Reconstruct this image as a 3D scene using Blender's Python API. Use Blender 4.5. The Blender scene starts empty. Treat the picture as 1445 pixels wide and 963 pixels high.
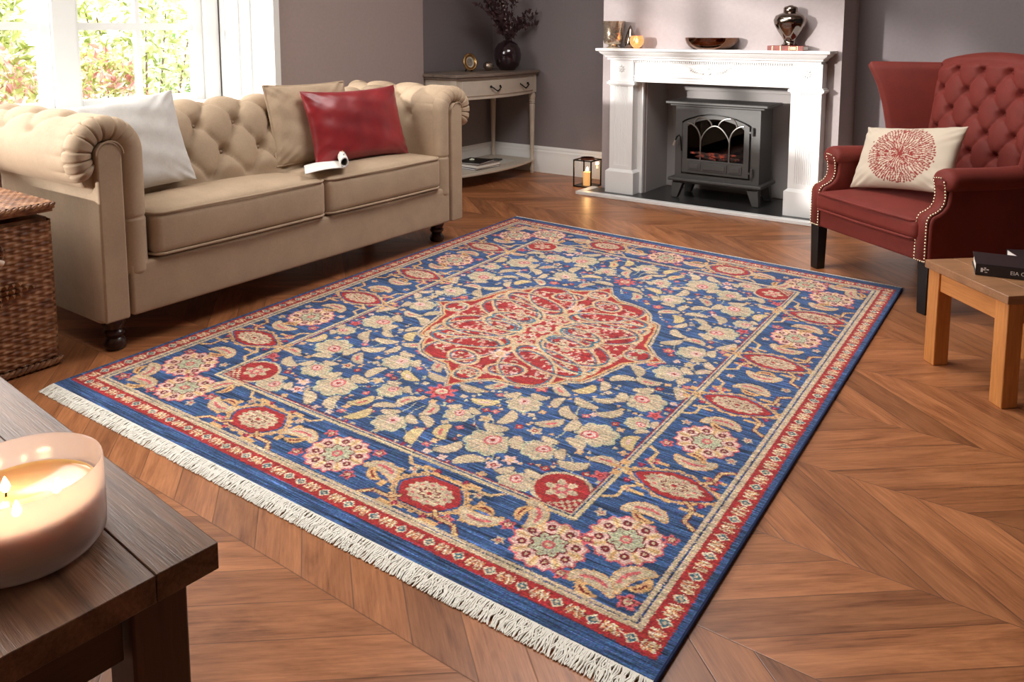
import bpy, bmesh, math, random
import numpy as np
from mathutils import Vector, Matrix, Euler
S = bpy.context.scene
COL = S.collection
R = math.radians
PI = math.pi

# ------------------------------------------------------------------ helpers
def lin(c):
    return tuple(((x/255)/12.92 if x/255 <= .04045 else ((x/255+.055)/1.055)**2.4) for x in c)

class Nodes:
    """short expressions for building a shader tree"""
    def __init__(s, name):
        s.m = bpy.data.materials.new(name); s.m.use_nodes = True
        s.t = s.m.node_tree; s.p = s.t.nodes['Principled BSDF']
    def n(s, kind, **kw):
        nd = s.t.nodes.new('ShaderNode' + kind)
        for k, v in kw.items(): setattr(nd, k, v)
        return nd
    def put(s, sock, v):
        if isinstance(v, bpy.types.NodeSocket): s.t.links.new(v, sock)
        elif v is not None:
            if sock.type == 'RGBA' and len(v) == 3: v = (*v, 1)
            sock.default_value = v
    def math(s, op, a, b=None, c=None):
        nd = s.n('Math', operation=op); s.put(nd.inputs[0], a)
        if b is not None: s.put(nd.inputs[1], b)
        if c is not None: s.put(nd.inputs[2], c)
        return nd.outputs[0]
    def obj(s): return s.n('TexCoord').outputs['Object']
    def xyz(s, v):
        nd = s.n('SeparateXYZ'); s.put(nd.inputs[0], v); return nd.outputs
    def comb(s, x, y, z):
        nd = s.n('CombineXYZ')
        for i, v in enumerate((x, y, z)): s.put(nd.inputs[i], v)
        return nd.outputs[0]
    def noise(s, vec, scale, detail=3, rough=.5, dist=0):
        nd = s.n('TexNoise'); s.put(nd.inputs['Vector'], vec); s.put(nd.inputs['Scale'], scale)
        nd.inputs['Detail'].default_value = detail; nd.inputs['Roughness'].default_value = rough
        nd.inputs['Distortion'].default_value = dist
        return nd.outputs[0]
    def ramp(s, f, stops):
        nd = s.n('ValToRGB'); s.put(nd.inputs[0], f); e = nd.color_ramp.elements
        while len(e) < len(stops): e.new(.5)
        for i, (p, c) in enumerate(stops):
            e[i].position = p; e[i].color = (*c, 1) if len(c) == 3 else c
        return nd.outputs[0]
    def mix(s, f, a, b, mode='MIX'):
        nd = s.n('Mix', data_type='RGBA', blend_type=mode)
        s.put(nd.inputs[0], f); s.put(nd.inputs[6], a); s.put(nd.inputs[7], b); return nd.outputs[2]
    def bump(s, h, strength=.3, dist=.002):
        nd = s.n('Bump'); nd.inputs['Strength'].default_value = strength
        nd.inputs['Distance'].default_value = dist; s.put(nd.inputs['Height'], h)
        s.put(s.p.inputs['Normal'], nd.outputs[0])
    def set(s, **kw):
        for k, v in kw.items(): s.put(s.p.inputs[k.replace('_', ' ')], v)
        return s.m

def plain(name, c, rough=.6, metal=0, noise=0, nscale=30, bump=0, bscale=200, bdist=.001, **kw):
    N = Nodes(name); c = lin(c); col = c
    if noise:
        f = N.noise(N.obj(), nscale, 4)
        col = N.ramp(f, [(.3, tuple(x*(1-noise) for x in c)), (.7, tuple(min(1, x*(1+noise)) for x in c))])
    N.set(Base_Color=col, Roughness=rough, Metallic=metal, **kw)
    if bump: N.bump(N.noise(N.obj(), bscale, 3), bump, bdist)
    return N.m

def fabric(name, c, var=.12, rough=.85, sheen=.3, nscale=9, weave=900, bump=.25):
    N = Nodes(name); c = lin(c)
    f = N.noise(N.obj(), nscale, 5, .65)
    f2 = N.noise(N.obj(), 140, 2)
    f3 = N.math('ADD', N.math('MULTIPLY', f, .7), N.math('MULTIPLY', f2, .3))
    col = N.ramp(f3, [(.35, tuple(x*(1-var) for x in c)), (.65, tuple(min(1, x*(1+var)) for x in c))])
    N.set(Base_Color=col, Roughness=rough, Sheen_Weight=sheen, Sheen_Roughness=.4, Sheen_Tint=tuple(min(1, x*1.6+.1) for x in c))
    N.bump(N.noise(N.obj(), weave, 2), bump, .0008)
    return N.m

def wood(name, dark, light, axis=0, scale=9, rough=.45, stretch=14, bump=.3, knots=0, **kw):
    N = Nodes(name); o = N.xyz(N.obj()); v = [o[0], o[1], o[2]]
    v[axis] = N.math('MULTIPLY', v[axis], 1/stretch)
    vec = N.comb(*v)
    big = N.noise(vec, scale, 4, .6, 1.2)
    fine = N.noise(vec, scale*14, 3, .7)
    f = N.math('ADD', N.math('MULTIPLY', big, .65), N.math('MULTIPLY', fine, .35))
    col = N.ramp(f, [(.3, lin(dark)), (.62, lin(light))])
    N.set(Base_Color=col, Roughness=rough, **kw)
    N.bump(fine, bump, .001)
    return N.m

class M:
    def __init__(s): s.V = []; s.F = []
    def add(s, vs, fs):
        b = len(s.V); s.V += [tuple(v) for v in vs]; s.F += [tuple(i+b for i in f) for f in fs]; return s
    def box(s, x0, x1, y0, y1, z0, z1, mat=None):
        vs = [Vector((x, y, z)) for x in (x0, x1) for y in (y0, y1) for z in (z0, z1)]
        if mat is not None: vs = [mat @ v for v in vs]
        return s.add(vs, [(0,1,3,2), (4,6,7,5), (0,4,5,1), (2,3,7,6), (0,2,6,4), (1,5,7,3)])
    def prism(s, poly, axis, a0, a1):
        """poly in the two other axes (cyclic order x,y,z without axis)"""
        def mk(p, a):
            return {'x': (a, p[0], p[1]), 'y': (p[0], a, p[1]), 'z': (p[0], p[1], a)}[axis]
        n = len(poly); vs = [mk(p, a0) for p in poly] + [mk(p, a1) for p in poly]
        fs = [(i, (i+1) % n, (i+1) % n+n, i+n) for i in range(n)] + [tuple(range(n))[::-1], tuple(range(n, 2*n))]
        return s.add(vs, fs)
    def tube(s, pts, r, seg=8, closed=False, caps=True):
        pts = [Vector(p) for p in pts]; n = len(pts)
        rr = r if isinstance(r, (list, tuple)) else [r]*n
        vs = []; up = None
        for i, p in enumerate(pts):
            a = pts[(i-1) % n] if (i > 0 or closed) else p
            b = pts[(i+1) % n] if (i < n-1 or closed) else p
            t = (b-a).normalized()
            if up is None: up = t.orthogonal().normalized()
            up = (up - t*up.dot(t));  up = up.normalized() if up.length > 1e-6 else t.orthogonal().normalized()
            w = t.cross(up)
            for k in range(seg):
                an = 2*PI*k/seg; vs.append(p + (up*math.cos(an)+w*math.sin(an))*rr[i])
        fs = []
        for i in range(n if closed else n-1):
            j = (i+1) % n
            for k in range(seg): fs.append((i*seg+k, i*seg+(k+1) % seg, j*seg+(k+1) % seg, j*seg+k))
        if not closed and caps: fs += [tuple(range(seg))[::-1], tuple(range((n-1)*seg, n*seg))]
        return s.add(vs, fs)
    def lathe(s, prof, cx=0, cy=0, seg=32, f=None):
        n = len(prof); vs = []
        for (r, z) in prof:
            for k in range(seg):
                a = 2*PI*k/seg; q = f(a, z) if f else 1
                vs.append((cx+r*q*math.cos(a), cy+r*q*math.sin(a), z))
        fs = [(i*seg+k, i*seg+(k+1) % seg, (i+1)*seg+(k+1) % seg, (i+1)*seg+k) for i in range(n-1) for k in range(seg)]
        if prof[0][0] > 1e-5: fs.append(tuple(range(seg))[::-1])
        if prof[-1][0] > 1e-5: fs.append(tuple(range((n-1)*seg, n*seg)))
        return s.add(vs, fs)
    def ball(s, c, r, seg=12, sz=1, f=None):
        pr = [(max(1e-6, r*math.sin(PI*i/(seg//2+2))), c[2]-r*sz*math.cos(PI*i/(seg//2+2))) for i in range(seg//2+3)]
        return s.lathe(pr, c[0], c[1], seg, f)
    def grid(s, P, nu, nv, cu=False, cv=False):
        vs = [P(i, j) for i in range(nu) for j in range(nv)]
        fs = [(i*nv+j, ((i+1) % nu)*nv+j, ((i+1) % nu)*nv+(j+1) % nv, i*nv+(j+1) % nv)
              for i in range(nu if cu else nu-1) for j in range(nv if cv else nv-1)]
        return s.add(vs, fs)
    def rbox(s, x0, x1, y0, y1, z0, z1, r, n=10, crown=0, wob=None):
        """soft rounded box; crown lifts the middle of the faces in z"""
        c = Vector(((x0+x1)/2, (y0+y1)/2, (z0+z1)/2)); h = Vector(((x1-x0)/2, (y1-y0)/2, (z1-z0)/2))
        def ticks(L):
            e = [-L + r*(1-math.cos(PI/2*i/4)) for i in range(4)]
            mid = [(-L+r) + (2*L-2*r)*i/n for i in range(n+1)]
            return e + mid + [-q for q in e[::-1]]
        T = [ticks(h[i]) for i in range(3)]; key = {}; fs = []
        def vid(q):
            k = tuple(round(v, 6) for v in q)
            if k not in key:
                inn = Vector([max(-(h[i]-r), min(h[i]-r, q[i])) for i in range(3)])
                d = Vector(q)-inn; p = inn + d.normalized()*r
                if crown:
                    u = min(1, abs(q[0])/h[0]); v = min(1, abs(q[1])/h[1])
                    p.z += crown*(1-u**2.5)*(1-v**2.5)*(p.z/h[2])
                    w = (1-(min(1, abs(q[2])/h[2]))**2); p.x += (1 if q[0] > 0 else -1)*crown*.35*w*(abs(q[0]) >= h[0]-r-1e-4)*(1-v**2)
                if wob: p = p + wob(p+c)
                key[k] = (len(key), p+c)
            return key[k][0]
        for ax in range(3):
            a, b = [i for i in range(3) if i != ax]
            for sg in (-1, 1):
                for i in range(len(T[a])-1):
                    for j in range(len(T[b])-1):
                        q = []
                        for (ii, jj) in ((i, j), (i+1, j), (i+1, j+1), (i, j+1)):
                            v = [0, 0, 0]; v[ax] = sg*h[ax]; v[a] = T[a][ii]; v[b] = T[b][jj]; q.append(vid(v))
                        flip = (sg < 0) ^ (ax == 1)
                        fs.append(tuple(q[::-1] if flip else q))
        return s.add([p for _, p in sorted(key.values(), key=lambda t: t[0])], fs)

OFF = Vector((0, 0, 0))
def build(m, name, material, parent=None, smooth=True, angle=38, bevel=0, seg=2, fix=True, xf=None, off=None):
    me = bpy.data.meshes.new(name)
    o_ = OFF if off is None else Vector(off)
    vs = [Vector(v) for v in m.V]
    if xf is not None: vs = [xf @ v for v in vs]
    vs = [v-o_ for v in vs]
    me.from_pydata(vs, [], m.F)
    if fix:
        b = bmesh.new(); b.from_mesh(me); bmesh.ops.recalc_face_normals(b, faces=b.faces); b.to_mesh(me); b.free()
    me.materials.append(material)
    if smooth:
        me.polygons.foreach_set('use_smooth', [True]*len(me.polygons))
        me.set_sharp_from_angle(angle=R(angle))
    o = bpy.data.objects.new(name, me); COL.objects.link(o)
    if parent is not None: o.parent = parent
    else: o.location = o_
    if bevel:
        bm = o.modifiers.new('bevel', 'BEVEL'); bm.width = bevel; bm.segments = seg; bm.limit_method = 'ANGLE'; bm.angle_limit = R(35)
        bm.harden_normals = False
    return o
def tag(o, label=None, cat=None, group=None, kind=None):
    if label: o['label'] = label
    if cat: o['category'] = cat
    if group: o['group'] = group
    if kind: o['kind'] = kind
    return o
def thing(name, label, cat, loc=(0, 0, 0), rz=0, group=None, local=False):
    """an Empty at the thing's base; parts are given in world metres unless local"""
    global OFF
    o = bpy.data.objects.new(name, None); COL.objects.link(o); o.empty_display_size = .05
    o.location = loc; o.rotation_euler = (0, 0, rz); OFF = Vector((0, 0, 0)) if local else Vector(loc)
    return tag(o, label, cat, group)
def struct(name, m, material, **kw):
    return tag(build(m, name, material, off=(0, 0, 0), **kw), kind='structure')
def copy_tree(o, loc, rz, parent=None):
    c = o.copy(); COL.objects.link(c)
    if parent is None: c.location = loc; c.rotation_euler = (0, 0, rz)
    else: c.parent = parent
    for ch in list(o.children): copy_tree(ch, None, None, c)
    return c
def sm(x, a, b):
    t = max(0, min(1, (x-a)/(b-a))); return t*t*(3-2*t)

# ------------------------------------------------------------------ materials
m_wallL = plain('wall paint taupe', (166, 150, 146), .9, noise=.03, nscale=60, bump=.1, bscale=500)
m_wallC = plain('wall paint mauve', (172, 160, 159), .9, noise=.03, nscale=60, bump=.1, bscale=500)
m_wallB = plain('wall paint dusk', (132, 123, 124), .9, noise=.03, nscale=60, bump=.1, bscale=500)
m_ceil = plain('ceiling white', (235, 233, 230), .9)
m_white = plain('white gloss paint', (240, 240, 238), .35)
m_whiteM = plain('white satin paint', (238, 237, 235), .5, bump=.06, bscale=250)
m_sofa = fabric('beige velvet', (172, 149, 124), .1, sheen=.35, nscale=6)
m_sofabtn = fabric('beige button velvet', (150, 126, 104), .08)
m_dkwood = plain('dark turned wood', (52, 30, 22), .25, noise=.2)
m_red = fabric('russet velvet', (114, 35, 24), .14, rough=.72, sheen=.45, nscale=8)
m_blackleg = plain('black lacquer', (22, 20, 20), .45)
m_nail = plain('pale brass nail', (240, 226, 196), .25, .8)
m_stove = plain('grey cast iron', (82, 80, 78), .5, .3, bump=.1, bscale=600)
m_stoveD = plain('dark cast iron', (38, 37, 36), .6, .2)
m_hearth = plain('black granite', (48, 47, 47), .3, noise=.3, nscale=300)
m_bronze = plain('bronze lustre', (120, 85, 66), .12, 1)
m_gun = plain('gunmetal glass', (142, 132, 124), .07, 1)
m_silver = plain('mercury glass', (205, 190, 170), .14, .85, noise=.25, nscale=120, bump=.5, bscale=70, bdist=.004)
m_gold = plain('antique gilt', (176, 140, 92), .3, 1, noise=.3, nscale=150)
m_paper = plain('paper', (235, 232, 226), .7)
m_black = plain('black metal', (28, 26, 26), .4, .6)
m_copper = plain('copper ring', (150, 90, 70), .3, 1)

def glass(name, col=(255, 255, 255), rough=.0, alpha=.15):
    N = Nodes(name)
    tr = N.n('BsdfTransparent'); gl = N.n('BsdfGlossy'); gl.inputs['Roughness'].default_value = rough
    tr.inputs['Color'].default_value = (*lin(col), 1)
    fr = N.n('LayerWeight'); fc = N.math('MULTIPLY_ADD', N.math('POWER', fr.outputs['Facing'], 5), .6, .02+alpha*.1)
    mx = N.n('MixShader'); N.put(mx.inputs[0], fc); N.put(mx.inputs[1], tr.outputs[0]); N.put(mx.inputs[2], gl.outputs[0])
    N.t.links.new(mx.outputs[0], N.t.nodes['Material Output'].inputs['Surface'])
    return N.m
m_glass = glass('clear pane glass')
m_flame = Nodes('candle flame')
m_flame.set(Base_Color=(1, .8, .4), Emission_Color=(1, .72, .36), Emission_Strength=12); m_flame = m_flame.m

def floor_mat():
    N = Nodes('oak chevron parquet'); o = N.xyz(N.n('NewGeometry').outputs['Position'])
    P = .345
    v = N.math('DIVIDE', N.math('SUBTRACT', o[1], 1.655), P)
    k = N.math('FLOOR', v); fv = N.math('SUBTRACT', v, k)
    par = N.math('SUBTRACT', 1, N.math('MULTIPLY', N.math('MODULO', N.math('ADD', k, 40), 2), 2))   # +1 / -1
    ly = N.math('MULTIPLY', fv, P)
    sx = N.math('MULTIPLY', o[0], par)
    # even bands slope down to the right
    c, s_ = math.cos(R(40)), math.sin(R(40))
    al = N.math('SUBTRACT', N.math('MULTIPLY', sx, c), N.math('MULTIPLY', ly, s_))     # along the plank
    ac = N.math('ADD', N.math('MULTIPLY', sx, s_), N.math('MULTIPLY', ly, c))          # across the planks
    W = .098
    a = N.math('DIVIDE', ac, W); pi = N.math('FLOOR', a); fa = N.math('SUBTRACT', a, pi)
    wn = N.n('TexWhiteNoise', noise_dimensions='2D'); N.put(wn.inputs[0], N.comb(pi, k, 0))
    rnd = wn.outputs['Value']
    vec = N.comb(N.math('MULTIPLY', al, .16), N.math('ADD', ac, N.math('MULTIPLY', rnd, 7.3)), N.math('MULTIPLY', k, 3.1))
    fig = N.noise(vec, 13, 5, .62, 1.6)
    fine = N.noise(N.comb(N.math('MULTIPLY', al, .06), ac, k), 160, 3, .7)
    mott = N.noise(N.comb(al, ac, pi), 3.0, 3)
    f = N.math('ADD', N.math('ADD', N.math('MULTIPLY', fig, .56), N.math('MULTIPLY', fine, .36)), N.math('MULTIPLY', mott, .1))
    col = N.ramp(f, [(.3, lin((84, 49, 28))), (.45, lin((146, 91, 56))), (.64, lin((184, 122, 80)))])
    tone = N.ramp(rnd, [(0, (.70, .68, .66)), (.5, (.97, .96, .95)), (1, (1.15, 1.14, 1.12))])
    col = N.mix(1, col, tone, 'MULTIPLY')
    e1 = N.math('MINIMUM', fa, N.math('SUBTRACT', 1, fa)); e1 = N.math('MULTIPLY', e1, W)
    e2 = N.math('MINIMUM', fv, N.math('SUBTRACT', 1, fv)); e2 = N.math('MULTIPLY', e2, P)
    e = N.math('MINIMUM', e1, e2)
    g = N.n('MapRange'); N.put(g.inputs[0], e); g.inputs[1].default_value = .0004; g.inputs[2].default_value = .0018
    col = N.mix(N.math('MULTIPLY', N.math('SUBTRACT', 1, g.outputs[0]), .6), col, lin((70, 42, 27)))
    N.set(Base_Color=col, Roughness=N.math('ADD', .27, N.math('MULTIPLY', fine, .16)), Specular_IOR_Level=.45)
    h = N.math('ADD', g.outputs[0], N.math('MULTIPLY', fine, .5))
    N.bump(h, .25, .0012)
    return N.m
m_floor = floor_mat()

# ------------------------------------------------------------------ the room
YB = 5.15                                   # back wall
struct('floor', M().box(-4.6, 1.6, -5.1, YB+.1, -.06, 0), m_floor, smooth=False)
struct('ceiling', M().box(-4.6, 1.6, -5.1, YB+.1, 2.55, 2.62), m_ceil, smooth=False)
struct('wall_back', M().box(-4.0, 1.6, YB, YB+.12, 0, 2.55), m_wallB, smooth=False)
struct('wall_alcove', M().box(-4.0, -3.9, 4.1, YB, 0, 2.55), m_wallB, smooth=False)
# window wall: pier between the bay and the alcove
struct('wall_left', M().box(-4.6, -3.72, 2.9, 4.12, 0, 2.55), m_wallL, smooth=False)
struct('wall_lower', M().box(-4.45, -4.25, -5.0, 2.9, 0, .68), m_wallL, smooth=False)
struct('wall_sill', M().box(-4.45, -4.25, -5.0, .0, .68, .875), m_wallL, smooth=False)
m_wallD = plain('wall dark low bounce', (70, 64, 64), .9)  # dark tone of the unseen walls is put in to cut bounce light
struct('wall_right', M().box(1.5, 1.6, -5.1, YB, 0, 2.55), m_wallD, smooth=False)
struct('wall_front', M().box(-4.6, 1.6, -5.1, -5.0, 0, 2.55), m_wallD, smooth=False)
struct('wall_upper', M().box(-4.45, -4.25, -5.0, 2.9, 2.2, 2.55), m_wallL, smooth=False)
# chimney breast with an opening for the stove
XL, XR, YC = -2.68, -1.13, 4.79
cb = M()
cb.box(XL, -2.36, YC, YB, 0, 2.55); cb.box(-1.40, XR, YC, YB, 0, 2.55); cb.box(-2.36, -1.40, YC, YB, .86, 2.55)
struct('wall_chimney', cb, m_wallC, smooth=False)
cb = M()
cb.box(-2.36, -1.40, YB-.012, YB-.002, .02, .86); cb.box(-2.358, -2.352, YC+.02, YB-.012, .02, .86); cb.box(-1.408, -1.402, YC+.02, YB-.012, .02, .86)
cb.box(-2.352, -1.408, YB-.045, YB-.012, .70, .86)
struct('trim_1', cb, plain('recess paint', (170, 163, 160), .8), smooth=False)
# skirting boards
def skirt(name, poly_pts, wallside):
    prof = [(0, 0), (.022, 0), (.022, .125), (.018, .135), (.018, .165), (.012, .175), (.012, .188), (.004, .205), (0, .205)]
    m = M(); (x0, y0), (x1, y1) = poly_pts; dx, dy = x1-x0, y1-y0; L = math.hypot(dx, dy); nx, ny = wallside
    vs = []
    for (px, py) in ((x0, y0), (x1, y1)):
        for (d, z) in prof: vs.append((px+nx*d, py+ny*d, z))
    n = len(prof)
    m.add(vs, [(i, (i+1) % n, (i+1) % n+n, i+n) for i in range(n)] + [tuple(range(n)), tuple(range(n, 2*n))])
    struct(name, m, m_white, angle=25)
skirt('baseboard_back', ((-3.9, YB), (XL, YB)), (0, -1))
skirt('baseboard_alcove', ((-3.9, 4.12), (-3.9, YB-.022)), (1, 0))
skirt('baseboard_left', ((-3.72, 2.9), (-3.72, 4.12)), (1, 0))
skirt('baseboard_right', ((XR, YB), (1.5, YB)), (0, -1))
# window bay: panelled white reveal, sill, frame with sashes
rv = M(); rv.box(-4.24, -3.715, 2.885, 2.9, .68, 2.2)
for a, b in ((-4.2, -4.06), (-3.95, -3.78)):
    rv.box(a, a+.012, 2.877, 2.885, .72, 2.16); rv.box(b, b+.012, 2.877, 2.885, .72, 2.16)
rv.box(-3.735, -3.70, 2.86, 2.9, .68, 2.24)
struct('trim_2', rv, m_white, smooth=False)
struct('trim_3', M().box(-4.34, -3.72, -5.0, 2.885, .66, .695), m_white, smooth=False)
struct('trim_4', M().box(-4.25, -3.72, 2.2, 2.9, 2.2, 2.55), m_wallL, smooth=False)
def window(name, y0, y1, cols, zlow=.69):
    """one sash window between y0 and y1 in the glazing plane"""
    X0, X1 = -4.36, -4.29; z0, z1 = zlow, 2.2
    fr = M()
    fr.box(X0, X1, y0, y0+.05, z0, z1); fr.box(X0, X1, y1-.05, y1, z0, z1)
    fr.box(X0, X1, y0+.05, y1-.05, z0, z0+.045); fr.box(X0, X1, y0+.05, y1-.05, z1-.06, z1)
    w = struct(name, fr, m_white, bevel=.004)
    b = M(); yy0, yy1 = y0+.05, y1-.05
    for i in range(1, cols):
        y = yy0+(yy1-yy0)*i/cols; b.box(-4.35, -4.315, y-.013, y+.013, z0+.045, z1-.06)
    for z in ((1.125, 1.55, 1.9) if cols else (1.9,)): b.box(-4.352, -4.313, yy0, yy1, z-.02 if z < 1.2 else z-.013, z+.02 if z < 1.2 else z+.013)
    build(b, 'glazing_bar', m_white, w, off=(0, 0, 0), smooth=False)
    build(M().box(-4.336, -4.332, yy0, yy1, z0+.045, z1-.06), 'pane', m_glass, w, off=(0, 0, 0), smooth=False)
window('window_1', 2.03, 2.80, 2)
window('window_2', 1.16, 1.94, 2)
window('window_3', .05, 1.11, 0)
window('window_4', -1.05, .0, 0, zlow=.88)
window('window_5', -3.6, -1.10, 0, zlow=.88)
window('window_6', -5.0, -3.65, 0, zlow=.88)
mu = M()
mu.box(-4.40, -4.26, 1.94, 2.03, .68, 2.2); mu.box(-4.26, -4.24, 1.925, 2.045, .68, 2.2); mu.box(-4.40, -4.25, 2.80, 2.885, .68, 2.2)
for y in (1.11, .0, -1.10, -3.65): mu.box(-4.38, -4.28, y, y+.05, .68, 2.2)
struct('trim_5', mu, m_white, bevel=.004)

# ------------------------------------------------------------------ garden outside the window
struct('ground_outside', M().box(-14, -4.6, -6, 12, -.4, -.3), plain('lawn', (150, 170, 90), .9, noise=.3, nscale=3), smooth=False)
def leafmat(name, cs):
    N = Nodes(name); wn = N.noise(N.obj(), 9, 2)
    N.set(Base_Color=N.ramp(wn, [(.3+.4*i/(len(cs)-1), lin(c)) for i, c in enumerate(cs)]), Roughness=.6)
    return N.m
lm = [leafmat('spring leaves', [(120, 135, 60), (190, 200, 120), (240, 240, 215)]),
      leafmat('green leaves', [(50, 100, 40), (110, 150, 70), (200, 215, 150)]),
      leafmat('blossom', [(190, 110, 105), (225, 170, 165), (248, 232, 228)]),
      leafmat('pale leaves', [(200, 205, 160), (235, 235, 215), (250, 250, 245)])]
def shrub(name, label, cat, x, y, rx, ry, z1, n, mats, size=.05, seed=1):
    rnd = random.Random(seed)
    t = thing(name, label, cat, (x, y, -.3), group='garden plants beyond the window')
    ms = [M() for _ in mats]
    for i in range(int(n*2.6)):
        a = rnd.uniform(0, 2*PI); c = rnd.uniform(-1, 1); rr = rnd.uniform(.55, 1)**.5
        h = (z1+.3)/2
        px = x+rx*rr*math.cos(a)*math.sqrt(1-c*c); py = y+ry*rr*math.sin(a)*math.sqrt(1-c*c); pz = -.3+h+h*rr*c
        L = size*1.25*rnd.uniform(.6, 1.5); w = L*.42
        mt = Matrix.Translation((px, py, pz)) @ Euler((rnd.uniform(-1.2, 1.2), rnd.uniform(-1.2, 1.2), rnd.uniform(0, 6.3))).to_matrix().to_4x4()
        vs = [mt @ Vector(q) for q in ((0, 0, 0), (L*.45, w*.5, .12*L), (L, 0, -.05*L), (L*.45, -w*.5, .12*L), (L*.5, 0, 0))]
        ms[min(len(mats)-1, int(rnd.random()**1.3*len(mats)))].add(vs, [(0, 4, 1), (1, 4, 2), (2, 4, 3), (3, 4, 0)])
    for k, (mm, mt) in enumerate(zip(ms, mats)):
        tag(build(mm, 'foliage' if k == 0 else 'blossom', mt, t, smooth=False, fix=False), kind='stuff')
    st = M()
    for k in range(5):
        a = k*1.26; st.tube([(x, y, -.3), (x+rx*.3*math.cos(a), y+ry*.3*math.sin(a), .1), (x+rx*.6*math.cos(a), y+ry*.6*math.sin(a), -.3+(z1+.3)*.7)], [.02, .015, .006], 6)
    build(st, 'stems', plain('bark'+name+str(seed), (110, 90, 70), .9), t)
shrub('flowering_shrub', 'pink blossoming shrub seen through the lower panes of the right hand sash', 'shrub', -5.75, 2.95, .38, .30, .98, 900, [lm[0], lm[2]], .055, 1)
shrub('garden_bush', 'yellow green bush low at the right edge of the window view', 'bush', -5.5, 3.75, .36, .36, .86, 750, [lm[1], lm[0]], .05, 2)
shrub('garden_bush', 'leafy lime green bush behind the left hand sash', 'bush', -5.5, 2.1, .4, .36, 1.05, 900, [lm[0], lm[2]], .055, 3)
shrub('tall_shrub', 'tall pale shrub reaching above the glazing bar in the middle of the window', 'shrub', -7.4, 4.15, .8, .85, 1.95, 1900, [lm[3], lm[0]], .08, 4)
shrub('tall_shrub', 'tall olive shrub with dark gaps behind the left sash, further away', 'shrub', -7.2, 2.35, .7, .7, 1.9, 1900, [lm[0], lm[3]], .08, 5)
shrub('distant_shrub', 'washed out pale shrub furthest back at the right of the window view', 'shrub', -8.6, 5.9, 1.1, 1.1, 1.6, 1000, [lm[3], lm[1]], .09, 6)

# ------------------------------------------------------------------ light, camera
W = bpy.data.worlds.new('overcast sky'); S.world = W; W.use_nodes = True
bg = W.node_tree.nodes['Background']; bg.inputs[0].default_value = (1.0, .985, .97, 1); bg.inputs[1].default_value = 3.6
def sun(name, dirv, energy, angle, col=(1, .97, .93)):
    L = bpy.data.lights.new(name, 'SUN'); L.energy = energy; L.angle = R(angle); L.color = col
    o = bpy.data.objects.new(name, L); COL.objects.link(o)
    o.rotation_euler = Vector(dirv).to_track_quat('-Z', 'Y').to_euler(); o.location = (-6, -4, 4); return o
el = R(6.5)
sun('low_sun', (.371*math.cos(el), .928*math.cos(el), -math.sin(el)), 3.2, 1.9)
def area(name, loc, target, sx, sy, power, col=(1, 1, 1)):
    L = bpy.data.lights.new(name, 'AREA'); L.shape = 'RECTANGLE'; L.size = sx; L.size_y = sy; L.energy = power; L.color = col
    o = bpy.data.objects.new(name, L); COL.objects.link(o); o.location = loc
    o.rotation_euler = (Vector(target)-Vector(loc)).to_track_quat('-Z', 'Y').to_euler(); return o
area('left_fill', (-3.1, .7, 2.45), (-1.3, 1.9, 0), 1.8, 1.8, 64, (1, .98, .96))  # added fill light out of view, supplements the window daylight from the left

area('rear_fill', (-1.5, 2.9, 2.5), (-1.3, 3.0, 0), 1.2, 1.2, 36, (1, .98, .96))  # added fill for the dim back walls and right floor, not a room fitting

cd = bpy.data.cameras.new('camera'); cam = bpy.data.objects.new('camera', cd); COL.objects.link(cam)
cd.sensor_width = 36; cd.lens = 1123/1445*36; cd.shift_y = -(481.5-174)/1445; cd.clip_start = .02
cam.location = (0, 0, 1.1); cam.rotation_euler = (R(90)-math.atan(130/1123), 0, R(35.74)); S.camera = cam
S.view_settings.view_transform = 'Standard'; S.view_settings.look = 'None'; S.view_settings.gamma = 1
S.view_settings.use_curve_mapping = False; S.view_settings.exposure = .6

# ------------------------------------------------------------------ tufting shared by the sofa and the wing chair
def tuft(a, b, A, B, H=.022, D=.02, rb=.022, cw=.30):
    """relief of diamond buttoning; buttons sit at integer p and m"""
    p = a/A + b/(2*B); m = a/A - b/(2*B)
    puff = H*(abs(math.sin(PI*p)*math.sin(PI*m)))**cw
    dp = p-round(p); dm = m-round(m)
    da = (dp+dm)/2*A; db = (dp-dm)*B
    r2 = (da*da+db*db)/(rb*rb)
    return puff - D*math.exp(-r2)

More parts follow.
